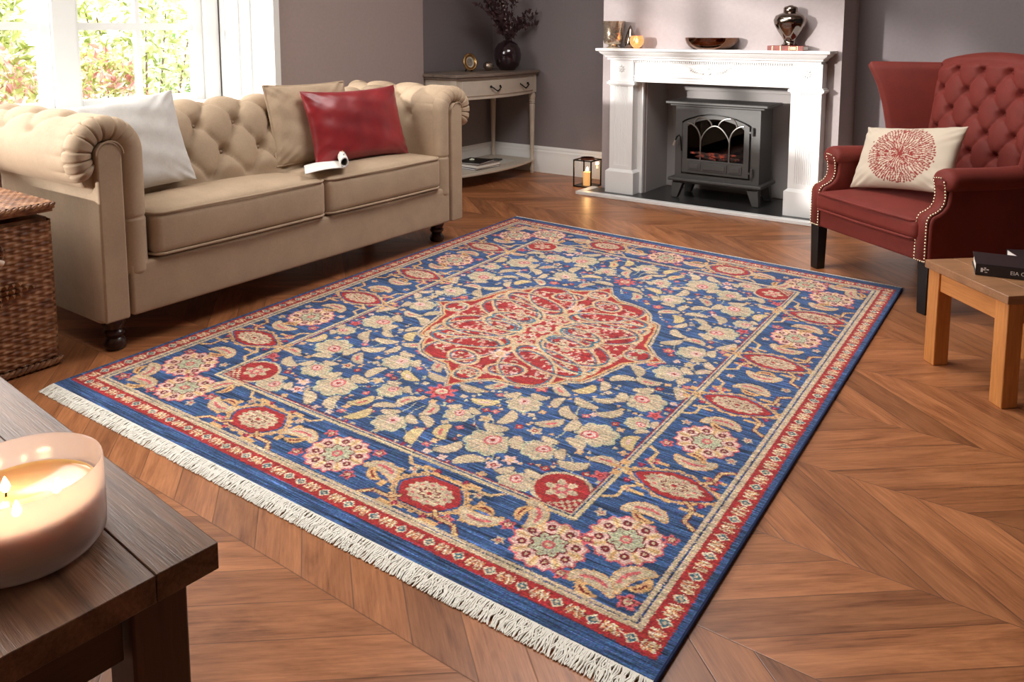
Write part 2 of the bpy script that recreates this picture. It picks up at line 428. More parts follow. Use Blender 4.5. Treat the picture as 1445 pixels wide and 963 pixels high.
# ------------------------------------------------------------------ chesterfield sofa
XF = -2.62
sofa = thing('chesterfield_sofa', 'beige velvet two seat chesterfield sofa with rolled arms and a buttoned back, under the window', 'sofa', (-2.97, 2.25, 0))
NA = 120
def arm_profile(n_arc=NA):
    """(q,z) outline: q is the distance outwards from the inner face of the arm; with arc length"""
    pts = [(0, .12)] + [(0, .12+.57*i/26) for i in range(1, 27)]
    cx, cz, r = .13, .69, .13
    for i in range(1, n_arc+1):
        t = PI - (PI+R(56))*i/n_arc; pts.append((cx+r*math.cos(t), cz+r*math.sin(t)))
    pts += [(.190, .583), (.176, .572), (.172, .55)] + [(.172, .55-.44*i/14) for i in range(1, 15)]
    return pts
def make_arm(side):
    """side -1: near arm (outwards is -Y), +1: far arm"""
    y_in = 1.475 if side < 0 else 3.025
    prof = arm_profile(); n = len(prof)
    # arc length and inward normals
    S_ = [0]
    for i in range(1, n): S_.append(S_[-1]+math.hypot(prof[i][0]-prof[i-1][0], prof[i][1]-prof[i-1][1]))
    nor = []
    for i in range(n):
        a = prof[max(0, i-1)]; b = prof[min(n-1, i+1)]; tx, tz = b[0]-a[0], b[1]-a[1]; l = math.hypot(tx, tz) or 1
        nor.append((-tz/l, tx/l))          # outward
    ds = [0, .003, .007, .013, .020, .029, .04] + [.052+.0115*i for i in range(58)]
    s_end = S_[26+NA]; s0 = S_[26]                            # where the roll begins
    rows = []
    def P(i, j):
        d = ds[i]; q, z = prof[j]; nq, nz = nor[j]; s = S_[j]
        Rr = .03; e = (Rr - math.sqrt(max(0, Rr*Rr-(Rr-d)**2)))*(1-.8*sm(s, s_end-.10, s_end)) if d < Rr else 0
        off = -e
        if s > s0*.55 and j < 26+NA+1:
            # gathered pleats at the front of the scroll
            k = sm(s, s0*.9, s0+.12)
            pl = abs(math.sin((s-s0)*62+.5*math.sin((s-s0)*23)))**.45
            off -= .012*(1-pl)*math.exp(-d/.06)*k
            # buttoned folds along the roll
            f = sm(d, .10, .2)*sm(s, s0-.12, s0-.02)*(1-sm(s, s0+.30, s0+.36))
            off += f*(tuft(d-.30, s-s0-.10, .22, .115, .02, .026, .024, .3)-.014)
        return (XF-.034-d, y_in+side*(q+nq*off), max(.11, z+nz*off))
    m = M(); m.grid(P, len(ds), n)
    m.add([P(0, j) for j in range(n)], [tuple(range(n))])
    m.add([P(len(ds)-1, j) for j in range(n)], [tuple(range(n))])
    arm = build(m, 'arm', m_sofa, sofa, angle=55)
    # padded border that follows the inner edge and curls round the scroll, gathered into pleats
    bt = M(); pth = []; L = 0
    for i in range(111): pth.append((.043, .245+.445*i/110))
    nb = 170
    for i in range(1, nb+1):
        t = PI-(PI+R(52))*i/nb; pth.append((.13+.087*math.cos(t), .69+.087*math.sin(t)))
    acc = [0]
    for a, c in zip(pth, pth[1:]): acc.append(acc[-1]+math.hypot(c[0]-a[0], c[1]-a[1]))
    rad = []
    for (q, z), l in zip(pth, acc):
        fr_ = (l+.004*math.sin(l*60))/.034; fr_ -= math.floor(fr_)
        cre = math.exp(-((fr_-.5)/.10)**2)*sm(l, .46, .60)
        if abs(l-.22) < .03: cre = .5*math.exp(-((l-.215)/.005)**2)
        tail = math.sqrt(max(.02, 1-max(0, 1-l/.03)**2))*math.sqrt(max(.05, 1-max(0, (l-(acc[-1]-.03))/.03)**2))
        rad.append(.0435*(1-.20*cre)*tail)
    bt.tube([(XF-.043, y_in+side*q, z) for q, z in pth], rad, 20)
    build(bt, 'arm_border', m_sofa, arm, angle=85)
    # flat front panel, a slab with a round head
    pan = M(); r = .043; cq = .130
    pts = [(cq-r, .115)] + [(cq+r*math.cos(t),   .69+r*math.sin(t)) for t in [PI-PI*i/16 for i in range(17)]] + [(cq+r, .115)]
    poly = [(y_in+side*q, z) for q, z in pts]
    pan.prism(poly, 'x', XF-.08, XF-.002)
    build(pan, 'front_panel', m_sofa, arm, bevel=.007, seg=3)
    pp = M(); pp.tube([(XF+.002, y_in+side*(cq+(r+.003)*(1 if i else 1)*math.cos(t)),   .69+(r+.003)*math.sin(t)) for i, t in enumerate([PI-PI*i/16 for i in range(17)])], .0028, 6)
    build(pp, 'piping', m_sofa, arm)
    # buttons on the roll
    for dd in (.30, .52):
        s = s0+.10; j = min(range(n), key=lambda k: abs(S_[k]-s)); q, z = prof[j]; nq, nz = nor[j]
        bq = M(); bq.ball((0, 0, 0), .011, 10, .6)
        mt = Matrix.Translation((XF-dd, y_in+side*(q-nq*.022), z-nz*.022))
        build(bq, 'button', m_sofabtn, arm, xf=mt)
    return arm
make_arm(-1); make_arm(1)
# base rail
b = M(); b.rbox(-3.32, XF-.006, 1.40, 3.10, .115, .30, .012, 6)
build(b, 'base', m_sofa, sofa)
# back: upright buttoned face rolling over the crest
bp = [(-2.895, .44), (-3.00, .71)]
def back_profile(s):
    """arc length -> (x,z,nx,nz)"""
    L0 = .29
    if s < L0:
        t = s/L0; x = -2.895-.105*t; z = .44+.27*t; return x, z, .932, .362
    r = .115; cx = -3.00-r*.932; cz = .71-r*.362+.0
    a0 = math.atan2(.362, .932); a = a0+(s-L0)/r
    if a < R(215): return cx+r*math.cos(a), cz+r*math.sin(a), math.cos(a), math.sin(a)
    sl = (R(215)-a0)*r+L0; q = s-sl; a = R(215)
    return cx+r*math.cos(a)+0.02*min(1, q/.1), max(.12, cz+r*math.sin(a)-q), -1, 0
ny, ns = 230, 108; stot = 1.15
def BP(i, j):
    y = 1.42+1.66*i/(ny-1); s = stot*(j/(ns-1))**1.0
    if s > .80: s = .80+(s-.80)*1.0
    x, z, nx, nz = back_profile(s)
    h = 0
    w = sm(s, .03, .10)*(1-sm(s, .52, .60))
    # s=.17 -> lower button row, s=.295 -> upper row, s=.42 -> crest row
    if w > 0: h = w*(tuft(y-1.912, s-.295, .188, .125, .045, .038, .024, .24)-.015)
    return (x+nx*h, y, z+nz*h)
b = M(); b.grid(BP, ny, ns)
bk = build(b, 'backrest', m_sofa, sofa, angle=80)
for r_, (s, ph) in enumerate(((.17, .5), (.295, 0), (.42, .5))):
    for k in range(-2, 8):
        y = 1.912+.188*(k+ph)
        if not 1.52 < y < 3.0: continue
        x, z, nx, nz = back_profile(s)
        q = M(); q.ball((0, 0, 0), .0105, 10, .7)
        build(q, 'button', m_sofabtn, bk, xf=Matrix.Translation((x-nx*.030, y, z-nz*.030)))
# seat cushions
for (y0, y1) in ((1.485, 2.268), (2.276, 3.02)):
    b = M(); b.rbox(-2.96, -2.612, y0, y1, .306, .468, .03, 14, crown=.026)
    sc = build(b, 'seat_cushion', m_sofa, sofa, angle=80)
    p = M()
    for z in (.462, .314):
        q = .012
        loop = [(-2.90, y0-.001, z), (-2.66, y0-.001, z), (-2.628, y0+.008, z), (-2.612, y0+.032, z), (-2.606, (y0+y1)/2, z),
                (-2.612, y1-.032, z), (-2.628, y1-.008, z), (-2.66, y1+.001, z), (-2.90, y1+.001, z)]
        fine = []
        for a, c in zip(loop, loop[1:]):
            for k in range(6): fine.append(tuple(a[i]+(c[i]-a[i])*k/6 for i in range(3)))
        p.tube(fine+[loop[-1]], .0052, 8)
    build(p, 'piping', m_sofa, sc)
# turned bun feet
def bun(x, y):
    pr = [(.030, 0), (.036, .006), (.038, .02), (.033, .034), (.026, .042), (.029, .048), (.036, .056), (.036, .066), (.030, .072), (.035, .08), (.042, .1), (.044, .118)]
    build(M().lathe(pr, x, y, 24), 'leg', m_dkwood, sofa)
for x, y in ((-2.685, 1.36), (-2.72, 3.10), (-3.26, 1.38), (-3.26, 3.12)): bun(x, y)

# ------------------------------------------------------------------ cushions
def pillow(w, h, t, f_edge=.06, nu=60, nv=44, wr=.004, seed=0, corner=.0, exp=.5):
    """points of a knife-edge cushion centred on the origin, width x, height z, thickness y; returns M and a uv list"""
    rnd = random.Random(seed); ph = [rnd.uniform(0, 6.28) for _ in range(8)]
    m = M(); uv = []
    def pt(u, v, s):
        bx = 1-f_edge*(1-v*v)*abs(u)**3*1.0; bz = 1-f_edge*1.2*(1-u*u)*abs(v)**3
        x = w/2*u*bx; z = h/2*v*bz
        e = max(0, (1-u**4)*(1-v**4))**exp
        th = t/2*e*(1-.15*(u*u+v*v))
        rr = wr*(math.sin(9*u+5*v+ph[0])*math.sin(7*v-4*u+ph[1]) + .6*math.sin(17*(u-v)+ph[2])*abs(u*v))*e**.5
        # radiating pulls at the corners
        cu, cv = abs(u), abs(v); d = (cu*cv)**2
        rr += wr*1.4*d*math.sin(26*(cu-cv)+ph[3])*e**.3
        return (x, s*(th+rr), z)
    U = [math.sin(PI/2*(-1+2*i/(nu-1))) for i in range(nu)]; Vv = [math.sin(PI/2*(-1+2*j/(nv-1))) for j in range(nv)]
    key = {}; fs = []
    def vid(i, j, s):
        edge = i in (0, nu-1) or j in (0, nv-1); k = (i, j, 0 if edge else s)
        if k not in key:
            key[k] = len(m.V); m.V.append(pt(U[i], Vv[j], s if not edge else 1)); uv.append((U[i], Vv[j], 0 if edge else s))
        return key[k]
    for s in (-1, 1):
        for i in range(nu-1):
            for j in range(nv-1):
                q = [vid(i, j, s), vid(i+1, j, s), vid(i+1, j+1, s), vid(i, j+1, s)]
                fs.append(tuple(q if s < 0 else q[::-1]))
    m.F = fs
    rim = [(U[i], -1) for i in range(nu)] + [(1, Vv[j]) for j in range(1, nv)] + [(U[i], 1) for i in range(nu-2, -1, -1)] + [(-1, Vv[j]) for j in range(nv-2, 0, -1)]
    return m, uv, [pt(u, v, 1) for u, v in rim]
def frame(center, right, up):
    r = Vector(right).normalized(); u = Vector(up); u = (u-r*u.dot(r)).normalized(); n = u.cross(r)   # +Y = back of the cushion
    n = u.cross(r)
    mt = Matrix(((r.x, n.x, u.x, center[0]), (r.y, n.y, u.y, center[1]), (r.z, n.z, u.z, center[2]), (0, 0, 0, 1)))
    return mt
# silver white cushion propped in the corner behind the near arm
m_whcush = fabric('pale grey plush', (214, 211, 207), .06, sheen=.3, nscale=20, weave=500, bump=.4)
mm, _, _ = pillow(.44, .37, .10, seed=3, wr=.004)
OFF = Vector((-2.95, 1.7, .49))
o = build(mm, 'scatter_cushion', m_whcush, xf=frame((-2.925, 1.575, .668), (.10, .95, .10), (-.30, -.42, .85)), angle=80)
tag(o, 'plain silver white cushion slumped behind the near arm of the sofa', 'cushion', 'scatter cushions on the sofa')
# beige piped cushion
mm, _, rim = pillow(.44, .37, .09, seed=5, f_edge=.04)
mt = frame((-2.935, 2.465, .675), (.10, 1, 0), (-.26, 0, 1))
cb_ = thing('scatter_cushion', 'beige cushion with piped edge standing behind the red satin cushion', 'cushion', (-2.84, 2.43, .49), group='scatter cushions on the sofa')
build(mm, 'cover', m_sofa, cb_, xf=mt, angle=80)
build(M().tube(rim, .005, 6, closed=True), 'piping', m_sofa, cb_, xf=mt)
# red satin cushion
N = Nodes('red satin'); fz = N.noise(N.obj(), 7, 3)
N.set(Base_Color=N.ramp(fz, [(.3, lin((112, 20, 26))), (.7, lin((146, 30, 36)))]), Roughness=.36, Sheen_Weight=.1, Specular_IOR_Level=.5)
N.bump(N.noise(N.obj(), 10, 2), .25, .008); m_satin = N.m
mm, _, _ = pillow(.58, .36, .13, seed=8, wr=.0028, f_edge=.08)
OFF = Vector((-2.76, 2.65, .49))
o = build(mm, 'satin_cushion', m_satin, xf=frame((-2.83, 2.655, .655), (.05, 1, 0), (-.30, 0, 1)), angle=80)
tag(o, 'shiny dark red satin oblong cushion leaning on the beige piped cushion', 'cushion', 'scatter cushions on the sofa')

# rolled magazine on the seat joint
mg = thing('magazine', 'white magazine half rolled up, lying on the sofa seat before the red cushion', 'magazine', (-2.76, 2.42, .485))
a0 = Vector((-2.715, 2.235, .4985)); ax = Vector((.05, 1, 0)).normalized(); sd = Vector((-.78, .62, 0))
def MP(i, j):
    s = i/39; wdt = j/7-.5
    L = s*.60
    if L < .21: x, z = L, .006*math.sin(L/.21*PI)
    else:
        r = .021+.012*(.60-L); a = -PI/2+(L-.21)/.023
        x, z = .21+r*math.cos(a), .025+r*math.sin(a)
    q = a0 + ax*x + sd*wdt*.22
    return (q.x, q.y, q.z+z+.003)
b = M(); b.grid(MP, 40, 8)
cv = build(b, 'cover', m_paper, mg, angle=80)
sol = cv.modifiers.new('thick', 'SOLIDIFY'); sol.thickness = .003; sol.offset = 1
for k, (cc, n_) in enumerate((((40, 36, 38), 4), ((190, 70, 70), 2), ((205, 150, 90), 2))):
    for q in range(n_):
        ink = M()
        a = R(95-22*((k*2+q*1.3) % 5)); w0 = -.32+.11*((k+q*2) % 6)
        for (aa, w1, w2) in ((a, w0, w0+.12+.04*q),):
            vs = []
            for aw in (aa, aa-R(13)):
                for ww in (w1, w2):
                    pt = a0 + ax*(.21+.0275*math.cos(aw)) + sd*ww*.22; vs.append((pt.x, pt.y, pt.z+.028+.0275*math.sin(aw)))
            ink.add(vs, [(0, 1, 3, 2)])
        build(ink, 'cover_print', plain('ink %d %d' % (k, q), cc, .5), mg)
#plain('ink black', (30, 28, 30), .5), plain('ink red', (180, 60, 60), .5), plain('ink orange', (200, 140, 80), .5)]

# ------------------------------------------------------------------ fireplace surround
YF = 4.69
fp = thing('fireplace_surround', 'white fireplace surround with fluted legs and a carved swag, on the chimney breast', 'fireplace', (-1.89, 4.74, .02))
sh = M()
def shelf_layer(x0, x1, y0, z0, z1): sh.box(x0, x1, y0, YC, z0, z1)
# stepped cornice below the shelf
prof = [(0, .988), (0, .972), (-.014, .968), (-.022, .955), (-.040, .944), (-.046, .936), (-.046, .930), (-.058, .926), (-.058, .912)]
xl, xr, yf = -2.645, -1.155, 4.622
vs = []; n = len(prof)
for (d, z) in prof: vs += [(xl-d, YC, z), (xl-d, yf-d, z), (xr+d, yf-d, z), (xr+d, YC, z)]
fs = [(4*i+k, 4*i+k+1, 4*i+k+5, 4*i+k+4) for i in range(n-1) for k in range(3)] + [(3, 2, 1, 0)]
fs += [(4*(n-1), 4*(n-1)+1, 4*(n-1)+2, 4*(n-1)+3)] + [(4*i+3, 4*i, 4*i+4, 4*i+7) for i in range(n-1)]
sh.add(vs, fs); build(sh, 'mantel_shelf', m_whiteM, fp, angle=30, bevel=.0015)
fr = M(); fr.box(-2.42, -1.36, 4.705, YC, .785, .912); fr.box(-2.42, -1.36, 4.698, YC, .785, .805); fr.box(-2.42, -1.36, 4.692, YC, .805, .812)
fr.box(-2.42, -1.36, 4.698, YC, .897, .912); fr.box(-2.40, -1.38, 4.70, YC, .770, .785)
build(fr, 'frieze', m_whiteM, fp, bevel=.002)
dn = M()
for k in range(74): x = -2.39+.0137*k; dn.box(x, x+.008, 4.688, 4.70, .899, .910)
build(dn, 'dentil_moulding', m_whiteM, fp, smooth=False)
# carved swag
cv = M()
for s in (-1, 1):
    pts = [(-1.89+s*(.015+.135*t), 4.699, .845+.038*t*t) for t in [i/10 for i in range(11)]]
    cv.tube(pts, [.008-.0055*i/10 for i in range(11)], 6)
    for i in range(1, 8):
        x, _, z = pts[i]
        for q in (-1, 1):
            a = R(62)*q; L = .022-.0012*i
            cv.tube([(x, 4.699, z), (x+s*L*.5, 4.694, z+q*L*.55), (x+s*L*.95, 4.699, z+q*L*.5)], [.002, .0048, .001], 6)
for k in range(7):
    a = R(180+30*k-0); cv.ball((-1.89+.013*math.cos(a), 4.697, .848+.013*math.sin(a)), .0062, 8)
cv.ball((-1.89, 4.694, .848), .008, 10); cv.ball((-1.89, 4.697, .868), .006, 8)
build(cv, 'carved_swag', m_whiteM, fp)
for x0, x1 in ((-2.567, -2.398), (-1.375, -1.207)):
    lg = M(); xc = (x0+x1)/2
    # shaft with a ribbed inner field
    k = 9; fx0, fx1 = x0+.035, x1-.035; poly = [(x0, YC), (x0, YF)]
    for i in range(k):
        c0 = fx0+(fx1-fx0)*i/k; c1 = fx0+(fx1-fx0)*(i+1)/k
        for t in range(6):
            a = PI*t/5; poly.append((c0+(c1-c0)*(1-math.cos(a))/2, YF+.0045*math.sin(a)))
    poly += [(x1, YF), (x1, YC)]
    lg.prism(poly, 'z', .21, .745); lg.box(x0, x1, YF, YC, .18, .21); lg.box(x0, x1, YF, YC, .745, .913)
    L = build(lg, 'leg', m_whiteM, fp, angle=50)
    cp = M()
    for d, z0, z1 in ((.008, .742, .750), (.018, .750, .766), (.010, .766, .774)): cp.box(x0-d, x1+d, YF-d, YC-.01, z0, z1)
    build(cp, 'capital', m_whiteM, L, bevel=.003, seg=3)
    pl = M(); pl.box(x0-.020, x1+.020, YF-.018, YC-.005, .0205, .165)
    vs = [(x0-.02, YC-.005, .165), (x0-.02, YF-.018, .165), (x1+.02, YF-.018, .165), (x1+.02, YC-.005, .165), (x0, YC-.005, .182), (x0, YF, .182), (x1, YF, .182), (x1, YC-.005, .182)]
    pl.add(vs, [(0, 1, 5, 4), (1, 2, 6, 5), (2, 3, 7, 6), (4, 5, 6, 7)])
    build(pl, 'plinth', m_whiteM, L, smooth=False)
    rs = M()
    for q in range(8):
        a = PI*q/4; rs.tube([(xc+.006*math.cos(a), YF-.001, .855+.006*math.sin(a)), (xc+.018*math.cos(a), YF-.005, .855+.018*math.sin(a)), (xc+.026*math.cos(a), YF-.001, .855+.026*math.sin(a))], [.002, .0048, .001], 6)
    rs.ball((xc, YF-.002, .855), .007, 8); build(rs, 'rosette', m_whiteM, L)
# white slips inside the legs
for x0, x1 in ((-2.398, -2.36), (-1.40, -1.375)): build(M().box(x0, x1, 4.765, YC-.002, .0205, .785), 'inner_slip', m_whiteM, fp, smooth=False)
# hearth
he = thing('hearth', 'black granite hearth slab edged in white, under the stove', 'hearth', (-1.95, 4.83, 0))
build(M().box(-2.70, -1.16, 4.615, 4.785, 0, .0195).box(-2.352, -1.408, 4.785, YB-.046, 0, .0195), 'slab', m_hearth, he, smooth=False)
eb = M(); eb.box(-2.755, -1.10, 4.565, 4.615, 0, .022); eb.box(-2.755, -2.70, 4.615, 4.785, 0, .022); eb.box(-1.16, -1.10, 4.615, 4.785, 0, .022)
build(eb, 'white_edging', m_white, he, bevel=.003)

# ------------------------------------------------------------------ stove
st = thing('electric_stove', 'grey cast iron stove with an arched glazed door, standing on the hearth', 'stove', (-1.87, 4.90, .02))
sx0, sx1, sy0, sy1 = -2.14, -1.585, 4.80, 5.03; z0, z1 = .155, .62
def octo(x0, x1, y0, y1, c): return [(x0, y1), (x0, y0+0), (x1, y0), (x1, y1)]
bd = M(); bd.box(sx0, sx1, sy0+.02, sy1, z0, z1)
# front face with an arched recess
ax0, ax1, az0, zs, rise = -2.075, -1.66, .195, .50, .06
bd.box(sx0, ax0-.02, sy0, sy0+.02, z0, z1); bd.box(ax1+.02, sx1, sy0, sy0+.02, z0, z1); bd.box(ax0-.02, ax1+.02, sy0, sy0+.02, z0, az0-.015)
def arch(x0, x1, zz, h, n=24): return [(x0+(x1-x0)*i/n, zz+h*math.sin(PI*i/n)**.8) for i in range(n+1)]
ar = arch(ax0-.02, ax1+.02, zs+.02, rise)
bd.prism([(ax0-.02, z1)] + ar + [(ax1+.02, z1)], 'y', sy0, sy0+.02)
body = build(bd, 'body', m_stove, st, angle=30)
tp = M(); tp.box(sx0-.055, sx1+.055, sy0-.045, sy1+.02, .635, .652); tp.box(sx0-.03, sx1+.03, sy0-.025, sy1+.01, .62, .635)
build(tp, 'top_plate', m_stove, st, bevel=.005, seg=3)
ba = M(); ba.box(sx0-.03, sx1+.03, sy0-.045, sy1+.01, .135, .155); ba.box(sx0-.01, sx1+.01, sy0-.015, sy1, .12, .135)
build(ba, 'base_plate', m_stove, st, bevel=.005, seg=3)
for x, y, dx in ((sx0+.03, sy0+.0, -1), (sx1-.03, sy0+.0, 1), (sx0+.03, sy1-.03, -1), (sx1-.03, sy1-.03, 1)):
    l = M(); vs = []
    for (w, zz, o_) in ((.036, .12, 0), (.022, .022, .022)):
        for (a, b_) in ((-1, -1), (1, -1), (1, 1), (-1, 1)): vs.append((x+dx*o_+a*w, y-(.01 if y < 4.9 else -.01)*(o_ > 0)+b_*w*.8, zz))
    l.add(vs, [(0, 1, 2, 3), (7, 6, 5, 4), (0, 4, 5, 1), (1, 5, 6, 2), (2, 6, 7, 3), (3, 7, 4, 0)])
    build(l, 'leg', m_stove, st, bevel=.003)
# door: arched frame
dr = M(); F0 = sy0-.012; F1 = sy0+.006
out = [(ax0-.012, az0-.005)] + arch(ax0-.012, ax1+.012, zs+.012, rise) + [(ax1+.012, az0-.005)]
inn = [(ax0+.022, az0+.085)] + arch(ax0+.022, ax1-.022, zs-.008, rise-.006) + [(ax1-.022, az0+.085)]
n = len(out); vs = [(x, F0, z) for x, z in out] + [(x, F0, z) for x, z in inn] + [(x, F1, z) for x, z in out] + [(x, F1, z) for x, z in inn]
fs = []
for i in range(n):
    j = (i+1) % n; fs += [(i, j, n+j, n+i), (2*n+i, 3*n+i, 3*n+j, 2*n+j), (i, 2*n+i, 2*n+j, j), (n+i, n+j, 3*n+j, 3*n+i)]
dr.add(vs, fs)
dw = ax1-ax0-.06
for (a, b_) in ((0, .24), (.27, .73), (.76, 1)):
    dr.box(ax0+.03+dw*a, ax0+.03+dw*b_, F0-.006, F0+.002, az0+.015, az0+.068)
    dr.box(ax0+.042+dw*a, ax0+.018+dw*b_, F0-.010, F0-.004, az0+.026, az0+.057)
door = build(dr, 'door', m_stove, st, bevel=.002)
m_sg = plain('smoked stove glass', (16, 14, 14), .08)
gl = M(); gl.prism(inn, 'y', F0+.006, F0+.009); build(gl, 'glass', glass('smoky glass', (120, 112, 110), .02, .3), door, smooth=False)
tr = M(); gx0, gx1 = ax0+.022, ax1-.022; gw = gx1-gx0; gz = az0+.085; y = F0-.002; zt = zs-.008
c1, c2 = gx0+gw*.245, gx0+gw*.755
def P3(l): return [(x, y, z) for x, z in l]
hz = gz+.125
tr.tube(P3([(c1, gz), (c1, hz)]), .0045, 6); tr.tube(P3([(c2, gz), (c2, hz)]), .0045, 6)
tr.tube(P3([(c1+(c2-c1)*i/20, hz+.10*math.sin(PI*i/20)**.7) for i in range(21)]), .0045, 6)
tr.tube(P3([(c1-(c1-gx0)*(1-math.cos(PI/2*i/12)), hz+(zt+.022-hz)*math.sin(PI/2*i/12)) for i in range(13)]), .0045, 6)
tr.tube(P3([(c2+(gx1-c2)*(1-math.cos(PI/2*i/12)), hz+(zt+.022-hz)*math.sin(PI/2*i/12)) for i in range(13)]), .0045, 6)
cm = (c1+c2)/2
for sg in (-1, 1):
    ce = cm+sg*gw*.27
    tr.tube(P3([(cm+sg*.022+(ce-cm-sg*.022)*(1-math.cos(PI/2*i/10)), hz+.097+.055*math.sin(PI/2*i/10)) for i in range(11)]), .0045, 6)
    e2 = gx0+gw*(.12 if sg < 0 else .88)
    tr.tube(P3([(ce+(e2-ce)*math.sin(PI/2*i/10), hz+.152-.062*(1-math.cos(PI/2*i/10))) for i in range(11)]), .0045, 6)
build(tr, 'tracery', plain('pewter tracery', (150, 146, 140), .35, .8), door)
hd = M(); hx = ax0-.035
hd.tube([(hx+.02, F0-.002, .33), (hx+.018, F0-.018, .42), (hx+.012, F0-.026, .435), (hx-.004, F0-.028, .42), (hx-.018, F0-.028, .385)], .005, 8)
build(hd, 'handle', m_black, door)
build(M().tube([(hx-.012, F0-.030, .40), (hx-.026, F0-.030, .365)], .0065, 8), 'handle_grip', plain('steel grip', (220, 215, 205), .3, .8), door)
for z in (.225, .48):
    h = M(); h.lathe([(.009, z-.02), (.009, z+.02)], ax1+.032, F0-.004, 12); h.ball((ax1+.032, F0-.004, z+.024), .009, 10); h.box(ax1+.005, ax1+.032, F0-.004, F0, z-.006, z+.006)
    build(h, 'hinge', m_stove, st)
# glowing log bed behind the glass
N = Nodes('log bed'); fz = N.noise(N.obj(), 40, 4)
N.set(Base_Color=N.ramp(fz, [(.4, lin((30, 18, 15))), (.65, lin((120, 50, 35)))]), Roughness=.8, Emission_Color=N.ramp(fz, [(.5, (0, 0, 0)), (.75, (.5, .06, .02))]), Emission_Strength=.5)
lg = M(); rnd = random.Random(4)
for k in range(9):
    x = gx0+gw*(.2+.6*rnd.random()); a = rnd.uniform(-.5, .5); zz = gz+.015+.012*(k % 3)
    lg.tube([(x-.07*math.cos(a), 4.802+.004*k/9, zz-.02*math.sin(a)), (x, 4.803, zz+.006), (x+.07*math.cos(a), 4.802, zz+.02*math.sin(a))], [.011, .013, .010], 7)
build(lg, 'log_bed', N.m, st)

# ------------------------------------------------------------------ things on the mantel
ZM = .988
def jarthing(name, label, cat, x, y, z, prof, mat, seg=40, f=None, group=None):
    global OFF
    OFF = Vector((x, y, z)); m = M().lathe([(r, z+h) for r, h in prof], x, y, seg, f)
    return tag(build(m, name, mat, angle=60), label, cat, group)
# hurricane glass
jarthing('hurricane_vase', 'tall mottled silver glass candle holder with flared rim, at the left end of the mantel', 'candle holder', -2.555, 4.70, ZM,
         [(.0, .0), (.045, .0), (.046, .006), (.030, .014), (.034, .022), (.060, .032), (.067, .06), (.066, .11), (.070, .15), (.079, .178), (.076, .178), (.066, .15), (.062, .11), (.062, .06), (.055, .036), (0, .03)], m_silver, f=lambda a, z: 1+.012*math.sin(9*a+z*40))
jarthing('teardrop_ornament', 'dark grey teardrop shaped glass ornament on the mantel between two candle holders', 'ornament', -2.445, 4.73, ZM,
         [(0, 0), (.030, 0), (.036, .012), (.038, .035), (.032, .07), (.020, .11), (.009, .138), (.004, .148), (0, .15)], m_gun)
tl = thing('tealight_holder', 'small round amber glass holder with a lit tealight on the mantel', 'candle holder', (-2.372, 4.680, ZM))
N = Nodes('amber glass'); N.set(Base_Color=lin((235, 170, 110)), Roughness=.08, Transmission_Weight=.85, Emission_Color=(1, .55, .25), Emission_Strength=.25)
build(M().lathe([(r, ZM+h) for r, h in ((0, 0), (.022, 0), (.018, .006), (.030, .014), (.044, .034), (.046, .055), (.038, .082), (.035, .082), (.042, .055), (.040, .036), (.026, .018), (0, .016))], -2.372, 4.680, 32), 'bowl', N.m, tl)
build(M().lathe([(r, ZM+h) for r, h in ((0, .018), (.018, .018), (.018, .032), (0, .032))], -2.372, 4.680, 20), 'wax', m_paper, tl)
def flame(x, y, z, h, parent, r=None):
    r = r or h*.28
    return build(M().lathe([(1e-5, z), (r*.7, z+h*.15), (r, z+h*.32), (r*.75, z+h*.58), (r*.32, z+h*.84), (1e-5, z+h)], x, y, 14), 'flame', m_flame, parent)
flame(-2.372, 4.680, ZM+.034, .036, tl)
# bronze bowl
jarthing('decorative_bowl', 'low dark bronze bowl with an uneven rim on the middle of the mantel', 'bowl', -1.88, 4.71, ZM,
         [(0, .004), (.095, 0), (.108, .003), (.132, .016), (.150, .036), (.159, .056), (.162, .071), (.158, .073), (.153, .056), (.144, .038), (.126, .020), (.10, .010), (0, .008)], m_bronze, 56, f=lambda a, z: 1+(.02*math.sin(3*a)+.012*math.sin(7*a))*(z-ZM)/.07)
OFFX = -1.405
bk = thing('old_book', 'red leather bound old book lying under the dark jar on the mantel', 'book', (OFFX, 4.71, ZM))
bx0, bx1 = OFFX-.11, OFFX+.095
b = M(); b.box(bx0, bx1, 4.655, 4.765, ZM, ZM+.004); b.box(bx0, bx1, 4.655, 4.765, ZM+.024, ZM+.028); b.box(bx0, bx1, 4.652, 4.658, ZM, ZM+.028)
build(b, 'cover', plain('red leather', (128, 48, 34), .5, noise=.3, nscale=60), bk, bevel=.0015)
build(M().box(bx0+.003, bx1-.003, 4.658, 4.762, ZM+.004, ZM+.024), 'pages', m_paper, bk, smooth=False)
for x in (.028, .075, .125, .17):
    b = M(); b.box(bx0+x, bx0+x+.004, 4.6505, 4.6525, ZM+.002, ZM+.026); build(b, 'gilt_band', m_gold, bk, smooth=False)
b = M()
for x in (.135, .146, .156): b.box(bx0+x, bx0+x+.007, 4.6510, 4.6523, ZM+.006, ZM+.022)
build(b, 'gilt_title', m_gold, bk, smooth=False)
JZ = ZM+.0285
jr = thing('ginger_jar', 'shiny dark metallic lidded jar standing on the red book', 'jar', (OFFX, 4.71, JZ))
ft = lambda a, z: 1+.035*abs(math.sin(4*a))
build(M().lathe([(r, JZ+h) for r, h in ((0, 0), (.042, 0), (.044, .005), (.034, .012), (.030, .028), (.042, .05), (.066, .085), (.085, .122), (.090, .148), (.080, .172), (.052, .186), (.040, .190), (.038, .194), (0, .194))], OFFX, 4.71, 48, ft), 'body', m_gun, jr, angle=60)
